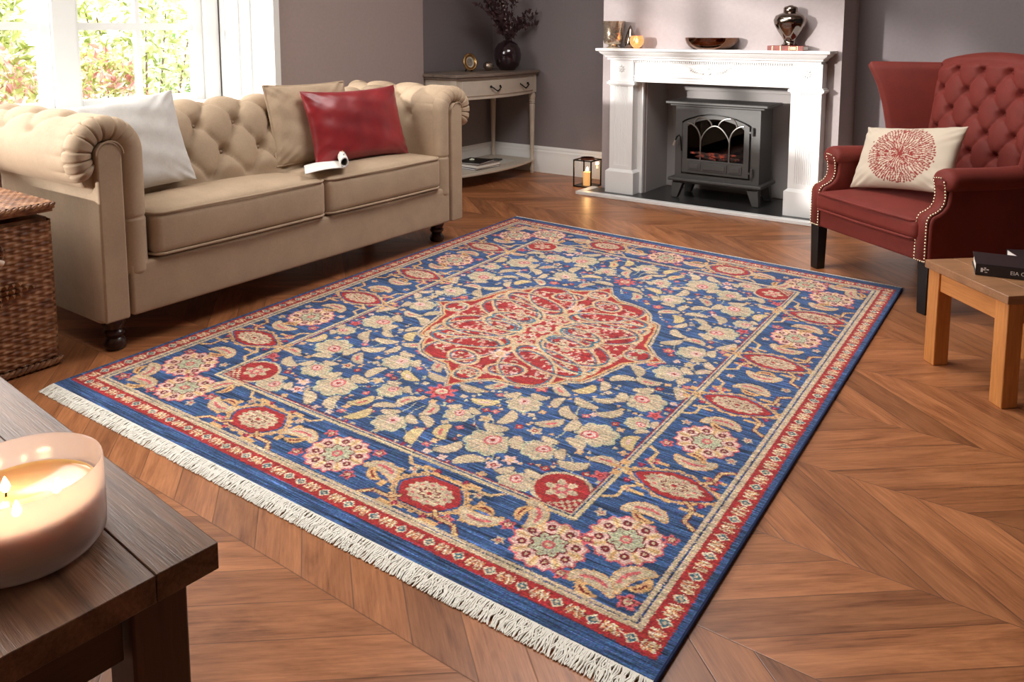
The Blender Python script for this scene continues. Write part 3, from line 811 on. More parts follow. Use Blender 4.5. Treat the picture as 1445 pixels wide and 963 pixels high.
build(M().lathe([(r, JZ+h) for r, h in ((0, .190), (.038, .191), (.041, .196), (.040, .216), (.034, .224), (.016, .228), (.012, .232), (0, .233))], OFFX, 4.71, 48), 'lid', m_gun, jr, angle=60)

# ------------------------------------------------------------------ lantern on the floor left of the hearth
LX0, LX1, LY0, LY1, LH = -2.905, -2.765, 4.79, 4.93, .195
ln = thing('lantern', 'small black framed glass lantern with a pillar candle on the floor beside the hearth', 'lantern', ((LX0+LX1)/2, (LY0+LY1)/2, 0))
b = M(); r = .004
for x in (LX0, LX1):
    for y in (LY0, LY1): b.box(x-r, x+r, y-r, y+r, 0, LH)
for z in (.004, LH-.004):
    for y in (LY0, LY1): b.box(LX0, LX1, y-r, y+r, z-r, z+r)
    for x in (LX0, LX1): b.box(x-r, x+r, LY0, LY1, z-r, z+r)
build(b, 'frame', m_black, ln, smooth=False)
g = M()
for y in (LY0, LY1): g.box(LX0+r, LX1-r, y-.001, y+.001, .008, LH-.008)
for x in (LX0, LX1): g.box(x-.001, x+.001, LY0+r, LY1-r, .008, LH-.008)
build(g, 'glass_panes', m_glass, ln, smooth=False)
build(M().box(LX0+r, LX1-r, LY0+r, LY1-r, .002, .006), 'base', m_black, ln, smooth=False)
cx, cy = (LX0+LX1)/2, (LY0+LY1)/2
b = M(); b.lathe([(.052, LH-.002), (.050, LH+.012), (.044, LH+.012), (.046, LH-.002)], cx, cy, 28); b.box(LX0, LX1, cy-.006, cy+.006, LH-.004, LH+.001)
build(b, 'chimney_ring', m_copper, ln)
pc = thing('pillar_candle', 'lit cream pillar candle inside the black framed lantern', 'candle', (cx, cy, .006))
N = Nodes('candle wax glowing'); N.set(Base_Color=lin((240, 200, 140)), Roughness=.5, Subsurface_Weight=.4, Subsurface_Radius=(.03, .015, .006), Emission_Color=(1, .45, .12), Emission_Strength=.35)
build(M().lathe([(0, .006), (.030, .006), (.030, .098), (.027, .103), (.022, .098), (0, .096)], cx, cy, 28), 'wax', N.m, pc)
build(M().tube([(cx, cy, .096), (cx+.001, cy, .110)], .0012, 6), 'wick', m_black, pc)
flame(cx, cy, .106, .034, pc)
pl = bpy.data.lights.new('lantern_glow', 'POINT'); pl.energy = .5; pl.color = (1, .55, .2); pl.shadow_soft_size = .012
po = bpy.data.objects.new('lantern_glow', pl); po.location = (cx, cy, .145); COL.objects.link(po)

# ------------------------------------------------------------------ bow fronted console table
cs = thing('console_table', 'cream painted bow fronted console table with two drawers and a low shelf, in the alcove', 'console table', (-3.65, 4.63, 0))
m_cream = plain('cream paint', (196, 184, 168), .5, noise=.06, nscale=12)
m_ctop = wood('grey brown table top', (96, 82, 72), (134, 118, 106), axis=1, rough=.4, bump=.1)
cy0, cy1, cxb, cxf, bow = 4.13, 5.10, -3.875, -3.44, .07
def bowp(y0, y1, xb, xf, bow, n=20):
    return [(xb, y0)] + [(xf+bow*math.sin(PI*i/n), y0+(y1-y0)*i/n) for i in range(n+1)] + [(xb, y1)]
b = M(); b.prism(bowp(cy0-.02, cy1+.02, cxb, cxf+.02, bow), 'z', .785, .805); b.prism(bowp(cy0-.008, cy1+.008, cxb, cxf+.008, bow), 'z', .768, .785)
build(b, 'top', m_ctop, cs, bevel=.004, seg=3, angle=30)
b = M(); b.prism(bowp(cy0+.01, cy1-.01, cxb+.005, cxf-.006, bow), 'z', .632, .768)
for y in (cy0, cy1-.045): b.box(cxf-.045, cxf+.002, y, y+.045, .632, .768)
b.prism([(x+.004, y) for x, y in bowp(cy0+.045, cy1-.045, cxf-.05, cxf-.002, bow-.006)], 'z', .628, .640)
build(b, 'apron', m_cream, cs, angle=30, bevel=.002)
for (y0, y1) in ((cy0+.056, cy1-.056),):
    n = 24; pts = []
    for i in range(n+1):
        y = y0+(y1-y0)*i/n; pts.append((cxf-.006+bow*math.sin(PI*(y-cy0)/(cy1-cy0))+.006, y))
    poly = [(x-.012, y) for x, y in pts][::-1]+pts
    d = build(M().prism(poly, 'z', .652, .756), 'drawer', m_cream, cs, angle=30, bevel=.003)
    for yh in (4.49, 4.86):
        hx = cxf+bow*math.sin(PI*(yh-cy0)/(cy1-cy0))
        h = M(); a = [(hx+.004, yh-.052, .712), (hx+.018, yh-.045, .705), (hx+.022, yh-.022, .690), (hx+.022, yh, .680), (hx+.022, yh+.022, .690), (hx+.018, yh+.045, .705), (hx+.004, yh+.052, .712)]
        h.tube(a, [.004, .005, .0042, .006, .0042, .005, .004], 8); h.ball((hx+.003, yh-.052, .713), .009, 8); h.ball((hx+.003, yh+.052, .713), .009, 8)
        build(h, 'handle', m_black, d)
sh_ = M(); sh_.prism(bowp(cy0, cy1, cxb+.01, cxf-.01, bow), 'z', .092, .110); build(sh_, 'shelf', m_cream, cs, bevel=.004, seg=3, angle=30)
for (x, y) in ((cxf-.022, cy0+.022), (cxf-.022, cy1-.022), (cxb+.035, cy0+.022), (cxb+.035, cy1-.022)):
    pr = [(.013, .0), (.016, .01), (.020, .03), (.017, .05), (.014, .06), (.018, .085), (.018, .118), (.014, .125), (.014, .17), (.017, .30), (.0215, .50), (.0225, .535), (.019, .542), (.024, .55), (.019, .557), (.0235, .566), (.019, .574), (.024, .59), (.026, .605), (.024, .62), (.018, .632)]
    build(M().lathe(pr, x, y, 24), 'leg', m_cream, cs)
# things on the console
ZT = .8052
pf = thing('photo_frame', 'oval gilt photo frame on a stand at the left of the console', 'photo frame', (-3.66, 4.56, ZT))
c = Vector((-3.66, 4.56, ZT+.070)); mtf = Matrix.Translation(c) @ Euler((R(-14), 0, R(62))).to_matrix().to_4x4()
def ell(a, b_, y, n=32, ox=0): return [(a*math.cos(2*PI*i/n), y, b_*math.sin(2*PI*i/n)) for i in range(n)]
build(M().tube(ell(.046, .058, 0), .010, 8, closed=True).tube(ell(.033, .045, -.005), .004, 6, closed=True), 'oval_rim', m_gold, pf, xf=mtf)
e = ell(.045, .057, 0); b = M(); b.add([(x, .004, z) for x, _, z in e]+[(x, .009, z) for x, _, z in e], [tuple(range(32)), tuple(range(32, 64))]+[(i, (i+1) % 32, (i+1) % 32+32, i+32) for i in range(32)])
build(b, 'backing', plain('mount board', (200, 188, 172), .8), pf, xf=mtf)
e = ell(.022, .030, 0); b = M(); b.add([(x, .002, z) for x, _, z in e]+[(x, .004, z) for x, _, z in e], [tuple(range(32)), tuple(range(32, 64))]+[(i, (i+1) % 32, (i+1) % 32+32, i+32) for i in range(32)])
build(b, 'picture', plain('sepia portrait print', (120, 108, 98), .5, noise=.5, nscale=60), pf, xf=mtf)
build(M().tube([(-.02, .01, -.03), (-.024, .055, -.066)], .004, 6).tube([(.02, .01, -.03), (.024, .055, -.066)], .004, 6).tube([(0, .008, -.058), (0, -.02, -.066)], .004, 6), 'stand', m_black, pf, xf=mtf)
jarthing('trinket_ball', 'small silvery faceted ornament between the photo frame and the dark vase', 'ornament', -3.64, 4.755, ZT,
         [(0, 0), (.014, 0), (.030, .012), (.040, .032), (.036, .052), (.018, .066), (0, .07)], plain('pitted silver', (190, 175, 160), .25, 1, bump=.6, bscale=90, bdist=.006), 28, f=lambda a, z: 1+.07*math.sin(5*a+z*90))
VX, VY = -3.56, 4.89
jarthing('round_vase', 'round glossy black plum vase standing at the right end of the console', 'vase', VX, VY, ZT,
         [(0, 0), (.05, 0), (.062, .008), (.088, .04), (.102, .085), (.104, .12), (.095, .165), (.072, .2), (.046, .218), (.036, .222), (.036, .226), (.030, .226), (.03, .20), (0, .05)], plain('aubergine glaze', (38, 22, 26), .06, bump=0, Coat_Weight=.5), 48)
br = thing('dried_branches', 'bunch of dark dried branches with purple brown leaves and grey buds, in the round vase', 'dried flowers', (VX, VY, ZT+.14))
m_twig = plain('twig', (54, 40, 38), .8); m_leafd = plain('dried plum leaf', (66, 42, 44), .7, noise=.35, nscale=30); m_bud = plain('grey bud', (168, 150, 142), .8)
tw, lf, bd_ = M(), M(), M(); rnd = random.Random(11)
ends = [(-.05, -.50, .46), (-.02, -.46, .55), (.0, -.42, .40), (.02, -.36, .56), (-.03, -.30, .62), (.02, -.24, .50), (0, -.16, .60), (.03, -.08, .58), (0, -.02, .60), (.02, .06, .36), (.04, .12, .46),
        (.03, .2, .24), (.05, .28, .22), (.02, .30, .14), (.06, -.2, .34), (.0, -.33, .30), (.04, .16, .14), (-.03, -.44, .28), (.02, -.1, .32)]
for k, (dx, dy, dz) in enumerate(ends):
    p0 = Vector((VX, VY, ZT+.14)); p1 = p0+Vector((0, 0, .10)); p2 = Vector((VX+dx+.25*max(0, dy), VY+dy*.72, ZT+.2+dz))
    pts = []
    for i in range(15):
        t = i/14; q = (1-t)**2*p0+2*t*(1-t)*(p1+Vector((0, 0, .08)))+t*t*p2
        pts.append(q+Vector((rnd.uniform(-1, 1), rnd.uniform(-1, 1), 0))*.004*t)
    tw.tube(pts, [.0026-.0017*i/14 for i in range(15)], 5)
    leafy = k not in (6, 7, 8, 10, 14, 4)
    for i in range(5, 15):
        for rep in range(4 if leafy else 2):
            q = pts[i]; d = Vector((rnd.uniform(-.4, .4), rnd.uniform(-1, 1), rnd.uniform(-.4, 1))).normalized()
            if leafy:
                L = rnd.uniform(.03, .06); w = L*.36; sdv = d.cross(Vector((1, .3, .2))).normalized()
                lf.add([q, q+d*L*.45+sdv*w, q+d*L, q+d*L*.45-sdv*w, q+d*L*.5+Vector((.004, 0, 0))], [(0, 4, 1), (1, 4, 2), (2, 4, 3), (3, 4, 0)])
            else: bd_.ball(q+d*.006, .0042, 6, 1.5)
build(tw, 'twigs', m_twig, br); build(lf, 'leaves', m_leafd, br, fix=False, smooth=False); tag(build(bd_, 'buds', m_bud, br), kind='stuff')
# things on its shelf
ZS = .1103
def shelfbook(name, label, y0, y1, x0, x1, z0, th, cov, rot=0, pages=True, group='books and magazines on the console shelf'):
    c = Vector(((x0+x1)/2, (y0+y1)/2, z0)); t = thing(name, label, 'book' if pages else 'magazine', c, R(rot), group, local=True)
    hx, hy = (x1-x0)/2, (y1-y0)/2
    b = M(); b.box(-hx, hx, -hy, hy, 0, .002); b.box(-hx, hx, -hy, hy, th-.002, th); b.box(-hx, -hx+.002, -hy, hy, 0, th)
    build(b, 'cover', cov, t, smooth=False); build(M().box(-hx+.002, hx-.003, -hy+.003, hy-.003, .002, th-.002), 'pages', m_paper, t, smooth=False)
shelfbook('large_book', 'book with blue edge at the bottom of the stack on the console shelf', 4.40, 4.66, -3.68, -3.47, ZS, .014, plain('navy cloth', (50, 62, 90), .6), -6)
shelfbook('large_book', 'thick book with pale page edges in the middle of the stack on the console shelf', 4.40, 4.66, -3.67, -3.46, ZS+.0145, .022, plain('taupe cover', (150, 136, 126), .6), -2)
shelfbook('dark_folder', 'thin black book on top of the stack on the console shelf', 4.41, 4.64, -3.69, -3.49, ZS+.037, .010, plain('black cover', (22, 20, 20), .35), 10)
shelfbook('thin_magazine', 'pale thin magazine lying to the right of the stack on the console shelf', 4.70, 4.90, -3.66, -3.50, ZS, .008, plain('pale cover', (205, 200, 192), .5), 4, pages=False)
OFF = Vector((-3.60, 4.50, ZS+.0475)); b = M(); b.ball((-3.60, 4.50, ZS+.0575), .010, 8)
for k in range(6): a = k*PI/3; b.ball((-3.60+.013*math.cos(a), 4.50+.013*math.sin(a), ZS+.0555), .0075, 8, .8)
tag(build(b, 'flower_ornament', plain('green white petal', (205, 212, 195), .6)), 'tiny pale flower shaped ornament on the black book of the shelf stack', 'ornament')
OFF = Vector((-3.60, 4.80, ZS+.0085)); b = M(); b.rbox(-3.64, -3.57, 4.76, 4.84, ZS+.0085, ZS+.0215, .006, 3)
tag(build(b, 'trinket_box', plain('dark green enamel', (52, 60, 54), .3)), 'small dark green box on the pale magazine of the console shelf', 'box')

# ------------------------------------------------------------------ wing armchair (local axes: x to its left as seen, y towards its back)
ch = thing('wing_armchair', 'russet velvet wing armchair with buttoned back and nail head trim, right of the fireplace', 'armchair', (-.998, 3.771, 0), R(-37), local=True)
CW = .70
def wing_arm(side):
    mir = (lambda x: x) if side < 0 else (lambda x: CW-x)
    prof = [(.0, .205), (.0, .36), (.004, .378), (.016, .392), (.04, .400), (.062, .412), (.078, .432), (.086, .46), (.088, .50), (.09, .535), (.50, .535), (.58, .53), (.62, .50), (.63, .205)]
    a = M(); a.prism(prof, 'x', mir(.0), mir(.078))
    arm = build(a, 'arm', m_red, ch, bevel=.012, seg=4, angle=60)
    # rolled top leaning outwards
    r = M(); nseg = 28
    ys = [.070, .074, .084, .10] + [.12+.047*i for i in range(10)]
    def P(i, j):
        y = ys[i]; t = 2*PI*j/nseg; k = {0: .0, 1: .75, 2: .93}.get(i, 1)
        dro = .004*math.sin(i*.5)
        return (mir(.030+(.058*math.cos(t))*k), y, .522+dro+(.046*math.sin(t))*k)
    r.grid(P, len(ys), nseg, cv=True)
    build(r, 'arm_roll', m_red, arm, angle=70)
    # facing strip with two rows of nails
    fpf = [(.0, .212), (.0, .36), (.004, .378), (.016, .392), (.04, .400), (.062, .412), (.078, .432), (.084, .46), (.080, .50), (.070, .53)]
    st_ = M(); off = .004; vs = []
    for (y, z) in fpf:
        for x in (.010, .068): vs.append((mir(x), y-off, z+off*.4))
    st_.add(vs, [(2*i, 2*i+1, 2*i+3, 2*i+2) for i in range(len(fpf)-1)])
    f = build(st_, 'arm_facing', m_red, arm, angle=80); so = f.modifiers.new('thick', 'SOLIDIFY'); so.thickness = .004; so.offset = 0
    L = [0]
    for p, q in zip(fpf, fpf[1:]): L.append(L[-1]+math.hypot(q[0]-p[0], q[1]-p[1]))
    nl = M(); s = 0
    while s < L[-1]:
        i = max(k for k in range(len(L)) if L[k] <= s); i = min(i, len(fpf)-2); t = (s-L[i])/(L[i+1]-L[i])
        y = fpf[i][0]+(fpf[i+1][0]-fpf[i][0])*t; z = fpf[i][1]+(fpf[i+1][1]-fpf[i][1])*t
        for x in (.014, .064): nl.ball((mir(x), y-.007, z+.003), .0043, 8)
        s += .0125
    for k in range(1, 5): nl.ball((mir(.014+.01*k), .060, .536+.002*math.sin(k)), .0035, 8)
    for k in range(1, 5): nl.ball((mir(.014+.01*k), -.007, .214), .0035, 8)
    build(nl, 'nail_trim', m_nail, arm)
    # wing
    w = M(); nz, nt = 26, 14
    def front(v):
        z = .50+.455*v
        pts = [(0, .47, .02), (.15, .455, .0), (.35, .455, -.02), (.55, .445, -.035), (.75, .43, -.058), (.9, .415, -.088), (1, .405, -.112)]
        for (a0, y0, x0), (a1, y1, x1) in zip(pts, pts[1:]):
            if v <= a1: t = (v-a0)/(a1-a0); return x0+(x1-x0)*t, y0+(y1-y0)*t, z
        return pts[-1][2], pts[-1][1], z
    def W_(i, j):
        v = i/(nz-1); vv = min(1, v); fx, fy, z = front(vv); bx_, by_ = .085, .63
        dx, dy = bx_-fx, by_-fy; l = math.hypot(dx, dy); nx, ny = -dy/l, dx/l      # outwards
        if nx > 0: nx, ny = -nx, -ny
        th = .052; half = th/2
        top = math.sqrt(max(0, 1-((v-.94)/.06)**2)) if v > .94 else 1
        half *= max(.08, top)
        n_in = 12
        if j < n_in: t = j/(n_in-1); c = (bx_-dx*t, by_-dy*t); o_ = (-nx*half, -ny*half)
        elif j < n_in+8:
            a = PI*(j-n_in+1)/9; c = (fx, fy); o_ = (-nx*half*math.cos(a)-dx/l*half*math.sin(a), -ny*half*math.cos(a)-dy/l*half*math.sin(a))
        else: t = 1-(j-n_in-8)/(n_in-1); c = (bx_-dx*t, by_-dy*t); o_ = (nx*half, ny*half)
        return (mir(c[0]+o_[0]), c[1]+o_[1], z)
    nj = 12+8+12
    w.grid(W_, nz, nj, cv=True); w.add([W_(nz-1, j) for j in range(nj)], [tuple(range(nj))])
    build(w, 'wing', m_red, ch, angle=60)
wing_arm(-1); wing_arm(1)
# buttoned back
bx = M(); nx_, nz_ = 110, 150
def ytop(x): return .972+.036*(1-((x-.35)/.27)**2)
def BK(i, j):
    u = -1+2*i/(nx_-1); x = .35+.272*math.sin(PI/2*u) if abs(u) > 2 else .35+.272*u
    edge = 1-abs(u)**10
    nf = 112
    if j <= nf:
        t = j/nf; z = .36+(ytop(x)-.045-.36)*t; y = .545+.085*t
        e = sm(t, 0, .05)
        h = e*sm(1-abs(u), .0, .12)*(1-sm(t, .97, 1.0)*.7)*(tuft(x-.336, z-.925, .135, .09, .018, .026, .018, .28)-.0)
        h += .02*edge**.5
        return (x, y-h, z)
    k = (j-nf)/(nz_-1-nf)
    if k < .55:
        a = PI*k/.55; r = .045; yc = .63+r-.02*edge**.5
        return (x, .675-(r+.02*edge**.5*math.cos(a)*.5+.0)*math.cos(a)-.01*(math.cos(a)+1)*.0, ytop(x)-.045+r*math.sin(a))
    q = (k-.55)/.45; return (x, .72-.04*q, (ytop(x)-.045)*(1-q)+.22*q)
bx.grid(BK, nx_, nz_)
bx.add([BK(0, j) for j in range(nz_)], [tuple(range(nz_))]); bx.add([BK(nx_-1, j) for j in range(nz_)], [tuple(range(nz_))])
back = build(bx, 'backrest', m_red, ch, angle=70)
for r_ in range(0, 5):
    for k in range(-3, 4):
        x = .336+.135*(k+(.5 if r_ % 2 else 0)); z = .925-.09*r_
        if .11 < x < .60:
            t = (z-.36)/(ytop(x)-.405); y = .545+.085*t-.02
            q = M(); q.ball((x, y+.022, z), .0085, 10, 1)
            build(q, 'button', m_red, back)
# seat
rl = M(); rl.rbox(.07, .63, .0, .62, .207, .30, .012, 5); build(rl, 'seat_rail', m_red, ch, angle=80)
sc = M(); sc.rbox(.055, .648, -.022, .56, .288, .372, .026, 14, crown=.024); sc_ = build(sc, 'seat_cushion', m_red, ch, angle=80)
pp = M()
for z in (.366, .294):
    lp = [(.060, .30, z), (.056, .03, z), (.062, .0, z), (.082, -.020, z), (.2, -.025, z), (.352, -.030, z), (.5, -.025, z), (.622, -.020, z), (.641, .0, z), (.648, .03, z), (.645, .30, z)]
    pp.tube(lp, .005, 8)
build(pp, 'piping', m_red, sc_)
def leg4(x0, y0, s=.052, dx=0, dy=0, tz=.207):
    l = M(); t = s*.86; vs = []
    cx_, cy_ = x0+s/2, y0+s/2
    for (h, z, ox, oy) in ((s/2, tz, 0, 0), (t/2, 0, dx, dy)):
        for a, b_ in ((-1, -1), (1, -1), (1, 1), (-1, 1)): vs.append((cx_+ox+a*h, cy_+oy+b_*h, z))
    l.add(vs, [(0, 1, 2, 3), (7, 6, 5, 4), (0, 4, 5, 1), (1, 5, 6, 2), (2, 6, 7, 3), (3, 7, 4, 0)])
    build(l, 'leg', m_blackleg, ch, bevel=.003)
leg4(.004, .004); leg4(CW-.058, .004); leg4(.02, .585, dy=.03); leg4(CW-.072, .585, dy=.03)

# cushion with the coral print
def coral(u, v, w=.50, h=.26):
    """True where the print is red; many small radiating strokes"""
    return False
mm, uv, _ = pillow(.49, .30, .12, seed=12, f_edge=.07, nu=230, nv=150, wr=.003)
mt = None
cu = np.array([(a, b_, c_) for a, b_, c_ in uv]); X_ = cu[:, 0]*.245; Z_ = cu[:, 1]*.15
px_, pz_ = X_-.012, Z_-.0
dd = np.hypot(px_/1.30, pz_/1.05); an = np.arctan2(pz_/1.05, px_/1.30)
mask = np.zeros(len(dd), bool); rs = np.random.RandomState(3)
ring = .009
n_ = 14
while ring < .118:
    for k in range(n_):
        a = 2*PI*(k+.5*rs.rand())/n_+ring*9; L = .0075+.003*rs.rand(); r0 = ring+.002*rs.randn()
        da = (an-a+PI) % (2*PI)-PI; al = (dd-r0); ac = da*dd
        wid = .0012+.0012*np.clip((al/L+1)/2, 0, 1)
        mask |= (np.abs(al) < L*.92) & (np.abs(ac) < wid)
    ring += .0088; n_ = int(8+ring*560)
mask |= dd < .003
tipm = np.zeros(len(dd), bool)
for k in range(62):
    a = 2*PI*k/62; r0 = .122+.003*rs.randn()
    da = (an-a+PI) % (2*PI)-PI; tipm |= ((dd-r0)**2+(da*dd)**2) < .0034**2
mask |= tipm
mask &= cu[:, 2] <= 0
base_ = np.array(lin((205, 190, 170))); redc = np.array(lin((142, 52, 46)))
colr = np.where(mask[:, None], redc, base_)
ctr = np.array([.325, .225, .552])
A_ = Vector((.49, .125, .075)); U_ = Vector((.02, .16, .26))
cus = thing('embroidered_cushion', 'oblong cream cushion with a round dark red coral print, resting in the armchair', 'cushion', (-.6, 3.75, .39))
mat_ch = Matrix.Translation((-.998, 3.771, 0)) @ Matrix.Rotation(R(-37), 4, 'Z')
xf_ = mat_ch @ frame(tuple(ctr), (.48, .07, .055), (-.04, .13, .27))
ob = build(mm, 'cover', m_red, cus, xf=xf_, angle=80, fix=True)
ca = ob.data.color_attributes.new('Col', 'FLOAT_COLOR', 'POINT')
ca.data.foreach_set('color', np.concatenate([colr, np.ones((len(colr), 1))], 1).astype(np.float32).ravel())
N = Nodes('printed linen'); at = N.n('Attribute'); at.attribute_name = 'Col'
N.set(Base_Color=at.outputs['Color'], Roughness=.9); N.bump(N.noise(N.obj(), 700, 2), .25, .0008); ob.data.materials[0] = N.m

# ------------------------------------------------------------------ oak side table
m_oak = wood('golden oak', (164, 98, 44), (220, 148, 82), axis=0, scale=11, bump=.15, rough=.5)
m_oakz = wood('golden oak upright', (164, 98, 44), (220, 148, 82), axis=2, scale=11, bump=.15, rough=.5)
m_oakt = wood('oak top boards', (120, 82, 54), (166, 120, 84), axis=1, scale=9, bump=.2, rough=.4)
sd_ = thing('side_table', 'small low golden oak side table with a black book on it, beside the armchair', 'side table', (-.392, 2.898, 0), R(-47), local=True)
TW, TD, TZ = .378, .40, .345
t_ = M()
for k in range(4): t_.box(.0+.002, TW-.002, TD*k/4+.0006, TD*(k+1)/4-.0006, TZ-.026, TZ)
build(t_, 'tabletop', m_oakt, sd_, bevel=.002)
for y in (.018, TD-.036): build(M().box(.06, TW-.06, y, y+.018, TZ-.092, TZ-.027), 'apron', m_oak, sd_, bevel=.002)
for x in (.020, TW-.038): build(M().box(x, x+.018, .06, TD-.06, TZ-.092, TZ-.027), 'apron', m_oak, sd_, bevel=.002)
for x in (.010, TW-.062):
    for y in (.010, TD-.062): build(M().box(x, x+.052, y, y+.052, 0, TZ-.027), 'leg', m_oakz, sd_, bevel=.003)
BZ = TZ+.0006
m_bc = plain('black book cloth', (36, 28, 30), .45)
tb = thing('hardback_book', 'thick black hardback book with white lettering on its spine, on the oak side table', 'book', (-.236, 2.800, BZ), R(9), local=True)
bl, bd2, bh = .245, .155, .036
b = M(); b.box(0, bl, 0, bd2, 0, .0028); b.box(0, bl, 0, bd2, bh-.0028, bh); b.box(0, bl, 0, .004, 0, bh)
build(b, 'cover', m_bc, tb, bevel=.0012)
build(M().box(.004, bl-.004, .004, bd2-.004, .0028, bh-.0028), 'pages', plain('page block', (235, 228, 214), .8), tb, smooth=False)
def lettering(txt, size, loc, rot, parent, mat, name='lettering'):
    cu_ = bpy.data.curves.new(name, 'FONT'); cu_.body = txt; cu_.size = size; cu_.extrude = .0002
    o = bpy.data.objects.new('tmp', cu_); COL.objects.link(o)
    me = bpy.data.meshes.new_from_object(o.evaluated_get(bpy.context.evaluated_depsgraph_get())); bpy.data.objects.remove(o)
    ob = bpy.data.objects.new(name, me); COL.objects.link(ob); ob.parent = parent; ob.location = loc; ob.rotation_euler = rot
    me.materials.clear(); me.materials.append(mat); return ob
m_ink = plain('white foil', (225, 220, 214), .5)
lettering('EIA CAJO', .0165, (.092, -.0004, .012), (R(90), 0, 0), tb, m_ink)
em = M(); em.box(.014, .020, -.0006, 0, .011, .024); em.box(.020, .027, -.0006, 0, .017, .020); em.box(.023, .028, -.0006, 0, .022, .026); em.box(.029, .036, -.0006, 0, .018, .0215); em.box(.025, .032, -.0006, 0, .010, .0125)
build(em, 'spine_emblem', m_ink, tb, smooth=False)
t2 = thing('slim_book', 'slim black book lying behind the thick black hardback on the side table', 'book', (-.135, 2.985, BZ), R(25), local=True)
b = M(); b.box(0, .13, 0, .09, 0, .002); b.box(0, .13, 0, .09, .030, .032); b.box(0, .13, .086, .09, 0, .032); build(b, 'cover', m_bc, t2, smooth=False)
build(M().box(.002, .126, .002, .086, .002, .030), 'pages', m_paper, t2, smooth=False)

# ------------------------------------------------------------------ dark coffee table in the foreground
m_walnut = wood('brown stained oak', (52, 31, 21), (134, 97, 74), axis=0, scale=12, rough=.34, bump=.9, stretch=22)
m_walz = wood('brown stained oak upright', (48, 30, 22), (92, 62, 46), axis=2, scale=8, rough=.45, bump=.3)
m_walx = wood('brown stained oak rail', (48, 30, 22), (92, 62, 46), axis=1, scale=8, rough=.45, bump=.3)
ct = thing('coffee_table', 'dark brown stained wooden coffee table with chunky legs, at the near left corner', 'coffee table', (-.90, .577, 0), R(176), local=True)
b = M(); b.box(0, 1.10, 0, .0845, .382, .42)
b.box(.0, 1.10, .0853, .55, .3825, .4197)
build(b, 'tabletop', m_walnut, ct, bevel=.0015, seg=2)
for x in (.045, 1.035): build(M().box(x, x+.02, .11, .44, .295, .381), 'apron', m_walx, ct, bevel=.002)
for y in (.045, .48): build(M().box(.11, .99, y, y+.02, .295, .381), 'apron', m_walnut, ct, bevel=.002)
for x in (.030, .995):
    for y in (.030, .445): build(M().box(x, x+.075, y, y+.075, 0, .381), 'leg', m_walz, ct, bevel=.004)

# three-wick candle in a frosted glass bowl
CX, CY, CZ = -1.100, .424, .4205
cn = thing('three_wick_candle', 'lit three wick candle in a wide frosted pink glass bowl, on the dark coffee table', 'candle', (CX, CY, CZ))
N = Nodes('frosted pink glass')
tr_ = N.n('BsdfTranslucent'); tr_.inputs[0].default_value = (*lin((252, 236, 228)), 1)
df = N.n('BsdfDiffuse'); df.inputs[0].default_value = (*lin((240, 224, 218)), 1)
tp_ = N.n('BsdfTransparent'); tp_.inputs[0].default_value = (1, .96, .94, 1)
gs = N.n('BsdfGlossy'); gs.inputs['Roughness'].default_value = .12
m1 = N.n('MixShader'); m1.inputs[0].default_value = .42; N.t.links.new(tr_.outputs[0], m1.inputs[1]); N.t.links.new(df.outputs[0], m1.inputs[2])
m2 = N.n('MixShader'); m2.inputs[0].default_value = .38; N.t.links.new(m1.outputs[0], m2.inputs[1]); N.t.links.new(tp_.outputs[0], m2.inputs[2])
m3 = N.n('MixShader'); fr_ = N.n('LayerWeight'); N.put(m3.inputs[0], N.math('MULTIPLY_ADD', N.math('POWER', fr_.outputs['Facing'], 4), .6, .04)); N.t.links.new(m2.outputs[0], m3.inputs[1]); N.t.links.new(gs.outputs[0], m3.inputs[2])
N.t.links.new(m3.outputs[0], N.t.nodes['Material Output'].inputs['Surface']); m_frost = N.m
RB = .096
bw = [(0, 0), (RB-.016, 0), (RB-.006, .003), (RB, .012), (RB+.001, .03), (RB, .106), (RB-.0012, .1085), (RB-.003, .106), (RB-.004, .03), (RB-.008, .020), (0, .016)]
build(M().lathe([(r, CZ+h) for r, h in bw], CX, CY, 72), 'glass_bowl', m_frost, cn, angle=50)
N = Nodes('melted wax'); N.set(Base_Color=lin((232, 186, 138)), Roughness=.12, Subsurface_Weight=.6, Subsurface_Radius=(.04, .02, .01), Subsurface_Scale=1.0)
wx = [(0, .021), (RB-.012, .021), (RB-.0065, .028), (RB-.0055, .066), (RB-.008, .072), (RB-.012, .068), (0, .067)]
build(M().lathe([(r, CZ+h) for r, h in wx], CX, CY, 64), 'wax', N.m, cn, angle=50)
for (fx, fy) in ((-1.064, .451), (-1.052, .397), (-1.122, .412)):
    build(M().tube([(fx, fy, CZ+.063), (fx+.001, fy, CZ+.076)], .0015, 6), 'wick', m_black, cn)
    flame(fx, fy, CZ+.072, .024, cn, .0062)
    q = bpy.data.lights.new('wick_glow', 'POINT'); q.energy = .05; q.color = (1, .70, .42); q.shadow_soft_size = .006
    qo = bpy.data.objects.new('wick_glow', q); qo.location = (fx, fy, CZ+.094); COL.objects.link(qo)

